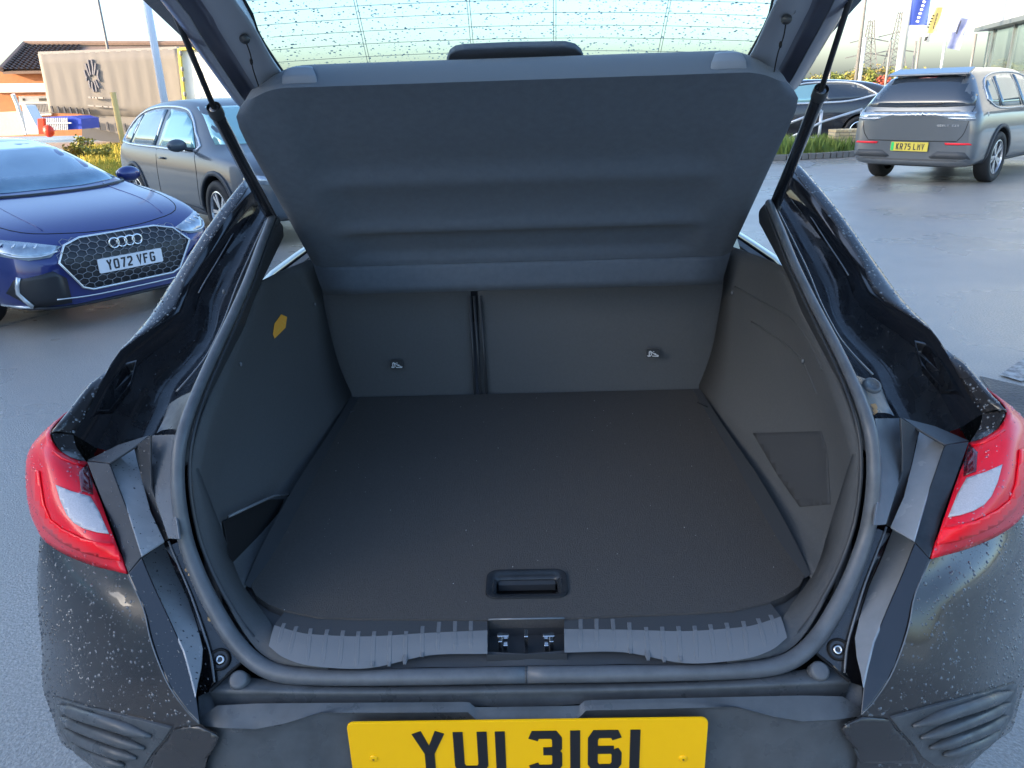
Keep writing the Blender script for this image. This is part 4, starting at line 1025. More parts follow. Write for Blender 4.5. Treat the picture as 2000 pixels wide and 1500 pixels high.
# ---- blue saloon, nose towards us
st = [(-2.36,.36,.80,.66,.92,.55),(-2.28,.24,.90,.82,.98,.66),(-1.95,.20,.96,.90,1.02,.66),(-1.35,.19,.96,.915,1.26,.56),(-.6,.18,.95,.92,1.395,.56),(.1,.18,.945,.92,1.40,.56),(.55,.18,.94,.92,1.30,.58),(1.15,.18,.92,.92,.975,.72),(1.5,.18,.885,.92,.93,.74),(2.0,.18,.79,.90,.845,.72),(2.24,.17,.69,.83,.74,.66),(2.36,.19,.60,.72,.66,.54),(2.40,.22,.54,.60,.58,.46)]
A4 = Car('blue_saloon', st, K['c_blue'], (-4.93, 7.20), R(-126), (.97, .97, .95), ((1.44, .33), (-1.40, .33)), .375)
A4.wheels((1.44, -1.40), .33, .80, 10)
A4.drape('windscreen', [(-.70,1.005),(-.3,.985),(.3,.985),(.70,1.005),(.52,1.33),(.25,1.355),(-.25,1.355),(-.52,1.33)], 'F', K['cglass_sky'] if False else mat('windscreen_glass', (.30, .42, .50), .05, metal=.6, coat=1, noise=(1.2, .2, (.12, .20, .28))), step=.10)
A4.sym(A4.drape, 'side_window', [(-1.35,.98),(-.35,.985),(-.35,1.30),(-.8,1.28),(-1.2,1.14)], K['cglass']); A4.sym(A4.drape, 'side_window', [(-.30,.985),(.75,.985),(.45,1.16),(.15,1.30),(-.30,1.31)], K['cglass'])
A4.drape('rear_screen', [(-.6,1.06),(.6,1.06),(.5,1.30),(-.5,1.30)], 'B', K['cglass'])
A4.line('wiper_panel', [(-.72,.975),(-.3,.955),(.3,.955),(.72,.975)], 'F', .018, K['grille'], .0)
for s_ in (1, -1):
    A4.line('bonnet_crease', [(.50*s_, 1.2), (.52*s_, 1.8), (.48*s_, 2.15)], 'T', .007, K['c_blue'], -.001)
    A4.line('bonnet_seam', [(.76*s_, 1.25), (.74*s_, 1.8), (.62*s_, 2.12), (.3*s_, 2.24), (0, 2.27)], 'T', .004, K['void2'], .0)
gr_ = [(-.53,.555),(-.44,.665),(-.30,.70),(.30,.70),(.44,.665),(.53,.555),(.40,.34),(.33,.31),(-.33,.31),(-.40,.34)]
gp = A4.drape('grille', gr_, 'F', K['grille'], step=.08, lift=.012)
A4.line('grille_frame', gr_, 'F', .0095, K['silver'], .02, True, gp, 1)
hexm = MB()
def ingr(x, z): return abs(x) < .50-max(0, (.555-z))*.55-max(0, z-.60)*.9 and .335 < z < .685
for j in range(9):
    for i in range(-9, 10):
        cx_ = i*.070+(.035 if j % 2 else 0); cz_ = .340+j*.0425
        if not ingr(cx_, cz_): continue
        P = []
        for k in range(7):
            dx = [0, .034, .034, 0, -.034, -.034, 0][k]; dz = [.0275, .0135, -.0135, -.0275, -.0135, .0135, .0275][k]
            h, d = A4.hit(cx_+dx, cz_+dz, 'F'); P.append(h+V(0, .024, 0))
        hexm.tube(P, .0020, 4, False)
hexm.build('grille_mesh', K['mesh_grey'], gp, kind='stuff')
for i in range(4):
    P = []
    for k in range(21): a = 2*math.pi*k/20; h, d = A4.hit(0, .64, 'F'); P.append(V((i-1.5)*.062+.038*math.cos(a), h.y+.045, .632+.038*math.sin(a)))
    MB().tube(P, .007, 6, False).build('ring_emblem', K['chrome'], gp, True)
A4.plate((0, .475), 'F', .52, .112, K['plate_w'], 'YO72 VFG')
for s_ in (1, -1):
    hl = A4.drape('headlight', [(s_*x, z) for x, z in ((.46,.66),(.62,.705),(.78,.745),(.865,.74),(.845,.64),(.70,.595),(.56,.60))], 'F', K['lamp_c'], step=.07, lift=.01)
    A4.line('light_strip', [(s_*.50,.635),(s_*.62,.615),(s_*.76,.63),(s_*.83,.67)], 'F', .007, K['silver'], .016, parent=hl)
    for k in range(4): A4.line('light_fin', [(s_*(.60+.06*k),.695+.010*k),(s_*(.63+.06*k),.672+.010*k)], 'F', .006, K['silver'], .016, parent=hl)
    it = A4.drape('air_intake', [(s_*x, z) for x, z in ((.50,.43),(.58,.50),(.80,.46),(.84,.36),(.74,.24),(.50,.24))], 'F', K['grille'], step=.07, lift=.008)
    A4.line('intake_blade', [(s_*.78,.48),(s_*.80,.36),(s_*.74,.25)], 'F', .016, K['silver'], .02, parent=it, k=2)
    A4.line('intake_blade', [(s_*.74,.245),(s_*.84,.25)], 'F', .012, K['silver'], .02, parent=it, k=2)
    A4.mirror((s_*1.0, .72, 1.0), s_, K['c_blue'])
A4.line('splitter', [(-.78,.24),(-.4,.20),(.4,.20),(.78,.24)], 'F', .014, K['grille'], .01)
A4.line('lower_lip', [(-.60,.285),(-.3,.262),(.3,.262),(.60,.285)], 'F', .006, K['silver'], .01)
v, f = ellipsoid((0, .80, 1.27), (.10, .03, .04), 12, 6)
tag(A4.done(), 'dark blue saloon car with a honeycomb grille and white front number plate', 'car')

# ---- dark grey SUV behind the saloon
sv = [(-2.34,.45,.90,.68,1.05,.55),(-2.24,.32,1.0,.84,1.22,.60),(-1.98,.27,1.06,.91,1.52,.58),(-1.4,.25,1.06,.935,1.62,.60),(-.5,.24,1.045,.94,1.66,.61),(.25,.24,1.03,.94,1.63,.61),(.72,.24,1.02,.94,1.47,.62),(1.22,.24,1.01,.94,1.10,.74),(1.6,.25,.98,.935,1.07,.74),(2.05,.27,.92,.91,1.0,.70),(2.28,.30,.84,.82,.92,.62),(2.36,.34,.76,.66,.82,.5)]
D = Car('dark_grey_suv', sv, K['c_grey'], (-3.81, 10.59), R(-136.5), (.98, .98, .98), ((1.40, .37), (-1.38, .37)), .425)
D.wheels((1.40, -1.38), .37, .83, 5); D.arch_trim((1.40, -1.38), .37, .425, K['clad'])
D.sym(D.drape, 'side_window', [(-1.93,1.10),(-1.62,1.09),(-1.50,1.10),(-1.42,1.46),(-1.62,1.40),(-1.85,1.26)], K['cglass'])
D.sym(D.drape, 'side_window', [(-1.46,1.10),(-.52,1.085),(-.50,1.52),(-.9,1.52),(-1.38,1.47)], K['cglass'])
D.sym(D.drape, 'side_window', [(-.38,1.085),(.78,1.075),(.60,1.22),(.40,1.38),(.15,1.48),(-.36,1.52)], K['cglass_sky'])
D.sym(D.line, 'window_chrome', [(-1.95,1.10),(-1.5,1.075),(-.4,1.06),(.84,1.055),(.62,1.25),(.38,1.42),(.1,1.52),(-.5,1.555),(-1.2,1.53),(-1.7,1.42),(-2.0,1.20)], K['silver'], r=.016, lift=.006, closed=True, k=3)
D.sym(D.line, 'roof_rail', [(.55,1.60),(.0,1.66),(-1.0,1.66),(-1.6,1.60)], K['silver'], r=.018, lift=-.12)
D.sym(D.drape, 'sill_cladding', [(-.92,.25),(.92,.25),(.90,.36),(.2,.40),(-.90,.36)], K['clad'], lift=.012)
D.sym(D.line, 'door_seam', [(.82,1.04),(.90,.80),(.86,.42)], K['void2'], r=.004, lift=0)
D.sym(D.line, 'door_seam', [(-.44,1.05),(-.42,.7),(-.44,.40)], K['void2'], r=.004, lift=0)
D.drape('windscreen', [(-.74,1.12),(.74,1.12),(.55,1.54),(-.55,1.54)], 'F', K['cglass_sky'], step=.1)
D.drape('rear_screen', [(-.6,1.15),(.6,1.15),(.5,1.50),(-.5,1.50)], 'B', K['cglass'])
for s_ in (1, -1):
    D.drape('headlight', [(s_*.62,.80),(s_*.86,.84),(s_*.88,.74),(s_*.64,.72)], 'F', K['lamp_c'], step=.07)
    D.drape('door_handle', [(-.30,.95),(-.12,.95),(-.12,.925),(-.30,.925)], 'R' if s_ > 0 else 'L', K['c_grey'], lift=.02, thick=.02)
    D.mirror((s_*1.04, .72, 1.12), s_, K['c_grey'])
D.drape('grille', [(-.5,.78),(.5,.78),(.45,.50),(-.45,.50)], 'F', K['grille'])
tag(D.done(), 'dark grey SUV with chrome window surround behind the blue saloon', 'car')

# ---- blue-grey SUV on the right, seen from behind
G = Car('blue_grey_suv', [(-2.40,.34,.92,.80,1.0,.66),(-2.37,.28,1.02,.90,1.12,.70),(-2.27,.26,1.07,.94,1.34,.68)]+[(-2.08,.26,1.07,.94,1.57,.63),(-1.82,.26,1.07,.935,1.63,.61),(-1.3,.25,1.065,.94,1.65,.62)]+sv[4:], K['c_grey2'], (7.78, 14.17), R(-47.6), (1.0, 1.0, 1.03), ((1.40, .37), (-1.40, .37)), .425)
G.wheels((1.40, -1.40), .37, .83, 5); G.arch_trim((1.40, -1.40), .37, .425, K['clad'])
G_sp = MB().prism([V(-.60, -2.17, 1.575), V(.60, -2.17, 1.575), V(.56, -1.85, 1.655), V(-.56, -1.85, 1.655)], V(0, 0, -.03)).build('roof_spoiler', K['c_grey2'], G.root); mod(G_sp, 'BEVEL', width=.012, segments=2)
rs = G.drape('rear_screen', [(-.80,1.13),(-.3,1.115),(.3,1.115),(.80,1.13),(.72,1.36),(.60,1.50),(.50,1.54),(-.50,1.54),(-.60,1.50),(-.72,1.36)], 'B', K['cglass_dark'], step=.1)
G.line('rear_wiper', [(0,1.14),(.2,1.15),(.38,1.165)], 'B', .010, K['grille'], .02, parent=rs)
G.drape('brake_light', [(-.14,1.535),(.14,1.535),(.13,1.515),(-.13,1.515)], 'B', K['red_dark'], lift=.018, parent=rs)
lbm = G.drape('light_bar', [(-.92,1.05),(.92,1.05),(.93,.98),(.86,.93),(.62,.93),(.42,.98),(.30,1.0),(-.30,1.0),(-.42,.98),(-.62,.93),(-.86,.93),(-.93,.98)], 'B', K['lamp_c'], step=.08, lift=.010)
for s_ in (1, -1):
    G.line('light_strip', [(s_*.50,.965),(s_*.70,.960),(s_*.86,.965)], 'B', .010, K['silver'], .018, parent=lbm)
    G.line('light_divider', [(s_*.12,1.048),(s_*.11,1.005)], 'B', .006, K['silver'], .018, parent=lbm)
    G.drape('reflector', [(s_*.50,.625),(s_*.84,.625),(s_*.88,.60),(s_*.52,.595)], 'B', K['red_dark'] if False else K['red'], step=.1, lift=.008)
    G.drape('bumper_insert', [(s_*.30,.42),(s_*.42,.50),(s_*.80,.50),(s_*.88,.40),(s_*.34,.40)], 'B', K['clad'], lift=.010)
    G.line('tailgate_seam', [(s_*.80,1.12),(s_*.78,.92),(s_*.74,.75),(s_*.66,.645)], 'B', .005, K['void2'], .0)
    G.mirror((s_*1.04, .72, 1.12), s_, K['c_grey2'])
G.line('bumper_seam', [(-.66,.645),(0,.64),(.66,.645)], 'B', .006, K['void2'], .0)
G.line('light_bar_edge', [(-.80,1.06),(0,1.06),(.80,1.06)], 'B', .005, K['void2'], .0)
G.drape('lower_bumper', [(-.84,.38),(.84,.38),(.80,.28),(-.80,.28)], 'B', K['clad'], lift=.008)
G.plate((0, .56), 'B', .56, .13, K['plate_y2'], 'KR75 LMV', green=True)
bx = .36
for k, c_ in enumerate('GEELY EX5'):
    if c_ == ' ': continue
    h, d = G.hit(.36+k*.035, .865, 'B'); letter(c_, V(.36+k*.035, h.y-.012, .85), V(1, 0, 0), V(0, 0, 1), V(0, -1, 0), .028, .026, .006, .004, K['silver'], G.root)
G.sym(G.drape, 'side_window', [(-1.82,1.14),(-1.45,1.10),(-1.40,1.50),(-1.62,1.46),(-1.80,1.34)], K['cglass'])
G.sym(G.drape, 'side_window', [(-1.38,1.10),(-.52,1.085),(-.50,1.54),(-.9,1.54),(-1.30,1.51)], K['cglass'])
G.sym(G.drape, 'side_window', [(-.42,1.085),(.78,1.075),(.60,1.22),(.40,1.38),(.15,1.48),(-.40,1.53)], K['cglass'])
G.sym(G.line, 'window_chrome', [(-1.86,1.20),(-1.5,1.075),(-.4,1.06),(.84,1.055),(.62,1.25),(.38,1.42),(.1,1.52),(-.5,1.57),(-1.3,1.55),(-1.75,1.45)], K['silver'], r=.012, lift=.006, closed=True, k=3)
G.sym(G.line, 'roof_rail', [(.4,1.62),(.0,1.66),(-1.0,1.67),(-1.7,1.60)], K['silver'], r=.022, lift=-.10)
G.sym(G.drape, 'sill_cladding', [(-.92,.25),(.92,.25),(.90,.34),(-.90,.34)], K['clad'], lift=.012)
tag(G.done(), 'blue grey SUV seen from behind, yellow rear plate with a green band', 'car')

# ---- black SUV beyond the low brick wall
Kc = Car('black_suv', [(-2.34,.45,.90,.68,1.0,.55),(-2.24,.32,1.02,.84,1.2,.60),(-2.0,.27,1.08,.91,1.44,.56),(-1.4,.25,1.07,.935,1.56,.60)]+[(-.5,.24,1.045,.94,1.62,.61)]+sv[5:], K['c_black'], (7.1, 21.2), R(80), (1, 1, 1), ((1.40, .37), (-1.38, .37)), .425)
Kc.wheels((1.40, -1.38), .37, .83, 5, rimm=K['chrome'])
Kc.sym(Kc.drape, 'side_window', [(-1.70,1.22),(-1.1,1.12),(-.52,1.09),(-.50,1.50),(-.9,1.50),(-1.3,1.44)], K['cglass_dark'])
Kc.sym(Kc.drape, 'side_window', [(-.38,1.085),(.78,1.075),(.60,1.22),(.40,1.38),(.15,1.46),(-.36,1.50)], K['cglass_sky'])
Kc.sym(Kc.line, 'window_chrome', [(.84,1.055),(-.4,1.06),(-1.1,1.09),(-1.72,1.22),(-1.95,1.27)], K['silver'], r=.028, lift=.006, k=3)
Kc.sym(Kc.line, 'window_chrome', [(.84,1.055),(.5,1.34),(.1,1.50),(-.5,1.535),(-1.2,1.49),(-1.6,1.30),(-1.75,1.2)], K['silver'], r=.024, lift=.006, k=3)
Kc.drape('rear_screen', [(-.62,1.15),(.62,1.15),(.5,1.42),(-.5,1.42)], 'B', K['cglass'])
for s_ in (1, -1): Kc.drape('tail_light', [(s_*.6,1.0),(s_*.88,1.02),(s_*.88,.92),(s_*.6,.92)], 'B', K['red_dark']); Kc.mirror((s_*1.04, .72, 1.12), s_, K['c_black'])
tag(Kc.done(), 'black SUV parked side on beyond the low brick wall', 'car')

# ================================================================== BUILDINGS AND YARD
def wpt(px, py, Yd): return PY(px, py, Yd)
def bxm(name, x0, x1, y0, y1, z0, z1, m, parent=None): return MB().box(((x0+x1)/2, (y0+y1)/2, (z0+z1)/2), (x1-x0, y1-y0, z1-z0)).build(name, m, parent)
def pxslab(name, pts, Yd, depth, m, parent=None, dy=0):    # outline on an upright plane facing us, with real depth behind it
    P = [PY(x, y, Yd+dy) for x, y in pts]; return MB().prism(P, V(0, depth, 0)).build(name, m, parent)
K['brick'] = mat('orange_brick', (.42, .17, .07), .85, noise=(6, .25, (.34, .13, .06)), bump=(40, .3, .02))
K['white'] = mat('white_render', (.8, .79, .74), .6, noise=(3, .3, (.7, .69, .64)))
K['tile'] = mat('roof_tile', (.26, .18, .14), .85, noise=(9, .25, (.18, .12, .095)))
K['curtain'] = mat('trailer_curtain', (.23, .205, .185), .8, noise=(.8, .3, (.205, .185, .165)), bump=(2.2, .15, .03), scale3=(1, 1, .15))
K['curt_dark'] = mat('trailer_print', (.11, .11, .14), .6)
K['chassis'] = mat('trailer_chassis', (.07, .07, .08), .6)
K['cont'] = mat('white_container', (.82, .82, .76), .5)
K['pole'] = mat('pole_metal', (.55, .57, .60), .4, metal=.4)
K['pole_d'] = mat('pole_dark', (.18, .18, .18), .5)
K['blue_skip'] = mat('blue_metal', (.02, .06, .45), .45)
K['redp'] = mat('red_plastic', (.75, .05, .02), .4)
K['bld'] = mat('building_cladding', (.42, .45, .47), .45, noise=(.6, .3, (.36, .40, .42)))
K['bld_d'] = mat('building_trim', (.10, .12, .13), .4)
K['sglass'] = mat('showroom_glass', (.28, .38, .40), .05, metal=.6, noise=(.35, .25, (.18, .26, .28)))
# bungalow at the left
YH = 37
Hs = empty('bungalow', (0, 0, 0))
pxslab('wall', [(-60,140),(360,134),(360,262),(-60,268)], YH, .4, K['brick'], Hs)
P = [PY(-70,140,YH-.6), PY(370,134,YH-.6), PY(370,92,YH+4.0), PY(48,90,YH+4.0), PY(8,134,YH-.2)]
P = [PY(4,140,YH-.5), PY(370,134,YH-.5), PY(370,90,YH+4.0), PY(50,90,YH+4.0)]
rfN = MB().prism(P, V(0, .05, -.1)).build('roof', K['tile'], Hs)
a, b, c, d = P
nr, ncol = 14, 34
tm = None
for j in range(nr):
    for i in range(ncol):
        u0, u1 = i/ncol, (i+.94)/ncol; t0, t1 = j/nr, min(1, (j+1.12)/nr)
        def Q(u, t, l): return (a.lerp(b, u)).lerp(d.lerp(c, u), t)+V(0, -l*.6, l)
        if u0 > .34: continue
        mb = MB(); mb.add([Q(u0, t0, .10), Q((u0+u1)/2, t0, .16), Q(u1, t0, .10), Q(u1, t1, .03), Q((u0+u1)/2, t1, .08), Q(u0, t1, .03)], [(0, 1, 4, 5), (1, 2, 3, 4)])
        mb.build('roof_tile', K['tile'], rfN)
MB().tube([d+V(0,-.05,.12), c+V(0,-.05,.12)], .12, 6).build('ridge', K['tile'], rfN)
MB().tube([a+V(0,-.05,.1), d+V(0,-.05,.1)], .12, 6).build('hip', K['tile'], rfN)
pxslab('fascia_board', [(-60,164),(360,160),(360,167),(-60,171)], YH-.5, .1, K['white'], Hs)
pxslab('fascia_board', [(-60,171.5),(360,167.5),(360,177),(-60,181)], YH-.8, .2, K['white'], Hs)
pxslab('window_frame', [(36,188),(100,187),(100,204),(38,205)], YH-.1, .12, K['white'], Hs)
pxslab('window_pane', [(76,192),(92,192),(92,197),(76,197)], YH-.14, .03, K['cglass_dark'], Hs)
pxslab('window_pane', [(44,192),(48,192),(48,197),(44,197)], YH-.14, .03, K['cglass_dark'], Hs)
pxslab('base_band', [(56,221),(100,220),(100,225),(58,226)], YH-.1, .1, K['white'], Hs)
settle(Hs, (-26, YH, 0)); tag(Hs, 'sunlit orange brick bungalow with a brown tiled roof at the far left', 'building')
rl = empty('railing', (0, 0, 0))
for i in range(15): q0 = PY(52+i*3.0, 204, YH-1.2); q1 = PY(54+i*3.0, 221, YH-1.2); MB().tube([q0, q1], .03, 4).build('baluster', K['pole_d'], rl)
MB().tube([PY(50,203.5,YH-1.2), PY(100,203,YH-1.2)], .04, 5).build('top_rail', K['pole_d'], rl); MB().tube([PY(52,221,YH-1.2), PY(102,220,YH-1.2)], .04, 5).build('bottom_rail', K['pole_d'], rl)
settle(rl, (-22, YH-1.2, 0)); tag(rl, 'dark metal railing in front of the orange bungalow', 'railing')
fw = empty('garden_wall', (0, 0, 0))
pxslab('panel', [(-60,222),(40,217),(47,264),(-60,268)], 28, .2, mat('cream_panel', (.62, .55, .40), .8, noise=(14, .2, (.52, .46, .34))), fw)
MB().tube([PY(25,184,27.6), PY(33,203,27.7), PY(52,262,27.8)], .07, 6).build('post', K['white'], fw)
P = [PY(42,205,27), PY(50,206,27), PY(79,262,26), PY(53,262,26)]; MB().prism(P, V(.1, .4, 0)).build('ramp_side', K['white'], fw)
settle(fw, (-21, 28, 0)); tag(fw, 'cream garden wall with a white sloping ramp beside it', 'wall')
# curtain-sided trailer
YT = 33
T = empty('curtain_trailer', (0, 0, 0))
cu = gridmesh([[PY(75+(345-75)*i/40, 106-11*i/40, YT-.02-.008*math.sin(i*2.1)) for i in range(41)], [PY(87+(355-87)*i/40, 165-5*i/40, YT-.014*math.sin(i*1.7)-.03) for i in range(41)],
     [PY(97+(362-97)*i/40, 221+5*i/40 if i < 10 else 224+2*(i-10)*.1, YT-.012*math.sin(i*2.3)) for i in range(41)]], 1, 3)
o = mobj('curtain', *cu, K['curtain'], T, True); mod(o, 'SOLIDIFY', thickness=.03)
pxslab('lower_curtain', [(152,225),(362,224),(366,268),(240,263),(165,246)], YT+.02, .1, K['curtain'], T)
pxslab('body', [(76,106),(345,96),(362,222),(98,219)], YT+.12, 2.4, K['curtain'], T)
pxslab('top_rail', [(74,101),(345,91),(345,97),(74,107)], YT-.05, 2.5, mat('trailer_rail', (.30, .28, .26), .5), T)
pxslab('chassis', [(160,246),(245,262),(360,268),(360,290),(160,272)], YT+.3, 2.0, K['chassis'], T)
for i in range(7):
    x = 100+i*12; y = 207+i*.8
    MB().tube([PY(x, y, YT-.15), PY(x+4, y+12, YT-.15)], .045, 4).build('strap', K['curt_dark'] if False else K['chassis'], T)
for i in range(6):
    x = 175+i*17; MB().tube([PY(x, 236+i*1.3, YT-.15), PY(x+3, 252+i*1.4, YT-.15)], .045, 4).build('strap', K['chassis'], T)
em = MB()
for pts in ([(172,117),(175,133),(178,146)],[(179,116),(182,132),(182,146)],[(167,124),(171,137),(176,149)],[(187,124),(186,136),(184,147)],
            [(165,137),(167,146),(170,151),(169,158)],[(192,137),(191,146),(192,152),(195,159)],[(174,157),(175,166),(177,172)],[(180,160),(181,172),(184,179)],
            [(184,158),(188,170),(189,179)],[(187,156),(191,166),(194,172)]):
    em = MB(); em.tube([PY(x, y, YT-.075) for x, y in pts], .045, 5); em.build('emblem_stroke', K['curt_dark'], T)
for (x0, x1, y) in ((173,178,190),(180,184,190.4),(186,190,190.8),(192,202,191)): MB().tube([PY(x0, y, YT-.2), PY(x1, y+.3, YT-.2)], .05, 4).build('faded_print', mat('faded_print', (.36, .32, .29), .7) if x0 == 173 else bpy.data.materials['faded_print'], T)
for (x0, x1) in ((172,184),(187,200),(203,211),(214,221)): MB().tube([PY(x0, 206+(x0-172)*.07, YT-.2), PY(x1, 206+(x1-172)*.07, YT-.2)], .035, 4).build('faded_print', bpy.data.materials['faded_print'], T)
settle(T, (-15, YT, 0)); tag(T, 'long beige curtain sided trailer printed with a radiating star emblem', 'trailer')
Ct = empty('white_container', (0, 0, 0))
pxslab('side', [(347,95),(470,92),(480,240),(363,240)], YT-.6, 2.4, K['cont'], Ct)
ye = mat('yellow_edge', (.75, .60, .10), .5)
pxslab('edge_post', [(346,95),(350,95),(366,240),(361,240)], YT-.75, .3, ye, Ct); pxslab('edge_rail', [(350,93),(470,90),(470,95),(350,98)], YT-.75, .3, ye, Ct)
for y in (104, 135, 155, 184): v, f = ellipsoid(PY(352+(y-95)*.1, y, YT-.85), (.07, .05, .10), 8, 5); mobj('lock', v, f, K['pole_d'], Ct)
settle(Ct, (-12, YT, 0)); tag(Ct, 'bright white container with yellow edges right of the beige trailer', 'container')
# left poles
def pole(name, p0, p1, Yd, r, m, label, cat='pole', cap=True, r1=None):
    top = PY(*p1, Yd) if len(p1) == 2 else p1; base = V(top.x, top.y, 0); b = PY(*p0, Yd)
    base = V(b.x+(b.x-top.x)*0, Yd, 0)
    o = MB().tube([V(b.x, Yd, 0), V(b.x, Yd, max(top.z, 3.2)+1.5 if cap else top.z)], [r, r1 or r], 10).build(name, m, None, True); tag(o, label, cat); return o
pole('flag_pole', (318,180), (290,-20), 13, .058, mat('white_pole', (.72, .74, .78), .4), 'thick pale pole rising behind the dark grey SUV')
pole('lamp_post', (210,92), (200,-20), 40, .06, K['pole_d'], 'thin dark post rising above the beige trailer roof')
pole('marker_post', (240,278), (230,180), 20, .07, mat('orange_wood', (.75, .50, .18), .7), 'pale orange wooden post in front of the beige trailer', cap=False)
sk = empty('blue_skip', (0, 0, 0))
pxslab('side', [(82,229),(140,227),(158,232),(160,252),(84,256)], 28, 1.2, K['blue_skip'], sk)
for i in range(14): q0 = PY(84+i*3.6, 230, 27.9); q1 = PY(85+i*3.6, 254, 27.9); MB().tube([q0, q1], .025, 4).build('bar', K['pole'], sk)
MB().tube([PY(84,241,27.88), PY(140,240,27.88)], .03, 4).build('cross_bar', K['pole'], sk)
settle(sk, (-16, 28, 0)); tag(sk, 'blue metal cage skip in front of the beige trailer', 'skip')
ro = empty('red_barrier', (0, 0, 0)); pxslab('panel', [(73,232),(84,231),(86,262),(75,262)], 26, .15, K['redp'], ro)
v, f = ellipsoid(PY(95,256,25.5), (.17, .14, .19), 12, 8); mobj('bag', v, f, K['redp'], ro, True)
settle(ro, (-15.5, 26, 0)); tag(ro, 'red plastic barrier standing beside the blue skip', 'barrier')
# grass verge in the sun
def gpt(px, py): return PZ(px, py, 0)
gv = [gpt(120,262), gpt(330,262), gpt(300,320), gpt(226,348), gpt(196,318), gpt(150,286)]
gv = [V(-17.5, 31, 0), V(-5, 31, 0), V(-4.5, 20, 0), V(-6.5, 14.2, 0), V(-9.0, 14.6, 0), V(-13, 22, 0)]
sheet('grass_verge', [(q.x, q.y) for q in gv], .03, K['grass'])
def inpoly(x, y, P):
    c = False; j = len(P)-1
    for i in range(len(P)):
        if (P[i].y > y) != (P[j].y > y) and x < (P[j].x-P[i].x)*(y-P[i].y)/(P[j].y-P[i].y)+P[i].x: c = not c
        j = i
    return c
def grass(P, n, h0, h1, m, name, label, z=.03, wd=.02):
    xs_ = [q.x for q in P]; ys_ = [q.y for q in P]; vs = []; fs = []
    while len(vs) < n*3:
        x = random.uniform(min(xs_), max(xs_)); y = random.uniform(min(ys_), max(ys_))
        if not inpoly(x, y, P): continue
        h = random.uniform(h0, h1); a = random.random()*6.28; k = len(vs); dx, dy = math.cos(a)*wd, math.sin(a)*wd; lx, ly = random.uniform(-.4, .4)*h, random.uniform(-.4, .4)*h
        vs += [(x-dx, y-dy, z), (x+dx, y+dy, z), (x+lx, y+ly, z+h)]; fs.append((k, k+1, k+2))
    o = mobj(name, vs, fs, m, None, kind='stuff'); tag(o, label, 'grass', kind='stuff'); return o
grass(gv, 26000, .05, .20, K['blade'], 'grass', 'sunlit yellow green grass on the verge behind the blue saloon', .03, .022)
def tree(x, y, h, cr, m, label, group, n=700, leaf=.10, name='tree', shape=1.0, trunkm=None, cz=.58):
    t = empty(name, (x, y, 0)); tr = MB()
    tr.tube([V(0, 0, 0), V(.02*h, 0, h*.3), V(-.01*h, .02, h*.7)], [.035*h**.5, .028*h**.5, .01], 7)
    for k in range(6):
        a = random.random()*6.28; z0 = h*random.uniform(.25, .6); tr.tube([V(0, 0, z0), V(math.cos(a)*cr*.4, math.sin(a)*cr*.4, z0+h*.16), V(math.cos(a)*cr*.8, math.sin(a)*cr*.8, z0+h*.25)], [.02*h**.5, .012, .005], 5)
    tr.build('trunk', trunkm or K['bark'], t, True)
    cl = [(V(random.gauss(0, .42)*cr, random.gauss(0, .42)*cr, h*cz+random.uniform(-.38, .36)*h*shape), cr*random.uniform(.22, .42)) for _ in range(13)]
    vs = []; fs = []
    for i in range(n):
        c, r = random.choice(cl); p = c+V(random.gauss(0, .5), random.gauss(0, .5), random.gauss(0, .5))*r
        if p.z < .05: p.z = .05+random.random()*.2
        a = V(random.uniform(-1, 1), random.uniform(-1, 1), random.uniform(-1, 1)).normalized(); b = a.orthogonal().normalized(); L_ = leaf*random.uniform(.6, 1.4); k = len(vs)
        vs += [p-a*L_, p+b*L_*.5, p+a*L_, p-b*L_*.5]; fs.append((k, k+1, k+2, k+3))
    mobj('crown', vs, fs, m, t, kind='stuff'); tag(t, label, 'tree' if h > 1.5 else 'shrub', group); return t
K['bark'] = mat('bark', (.10, .08, .06), .9)
def leafm(name, c1, c2): return mat(name, c1, .7, noise=(1.3, .18, c2))
LF = [leafm('leaf_yellow', (.30, .26, .05), (.16, .18, .04)), leafm('leaf_green', (.12, .17, .03), (.22, .22, .04)), leafm('leaf_orange', (.28, .18, .05), (.20, .19, .05)), leafm('leaf_red', (.32, .06, .04), (.30, .06, .03)), leafm('leaf_dark', (.05, .09, .03), (.09, .12, .04))]
nm = ['yellow leaved', 'green leaved', 'orange leaved', 'red leaved', 'dark green']
hedge = [(1570,0,150,1),(1590,2,146,2),(1612,0,140,0),(1632,1,134,1),(1652,0,132,0),(1668,2,134,2),(1684,0,130,0),(1700,1,132,1),(1716,2,130,2),(1727,3,148,3),(1738,0,134,0),(1752,1,132,1),(1770,0,136,0),(1790,2,140,2)]
seen_ = {}
for i, (px, _, ty_, mi) in enumerate(hedge):
    Yd = 46+random.uniform(-2.5, 2.5)-(3 if mi == 3 else 0); q = PY(px, ty_, Yd); cr = random.uniform(.6, .95)
    seen_[mi] = seen_.get(mi, 0)+1; od = ['', 'first', 'second', 'third', 'fourth', 'fifth', 'sixth'][seen_[mi]]+' from the left'
    tree(q.x, Yd, max(1.6, q.z-.1), cr, LF[mi], {0: 'yellow autumn tree, '+od+' of the yellow ones above the black SUV', 1: 'green autumn tree, '+od+' of the green ones above the black SUV', 2: 'orange autumn tree, '+od+' of the orange ones above the black SUV', 3: 'bright red autumn tree in the middle of the row above the black SUV'}[mi], 'autumn trees along the far edge of the car park', 1500, .075, shape=.95, cz=.58)
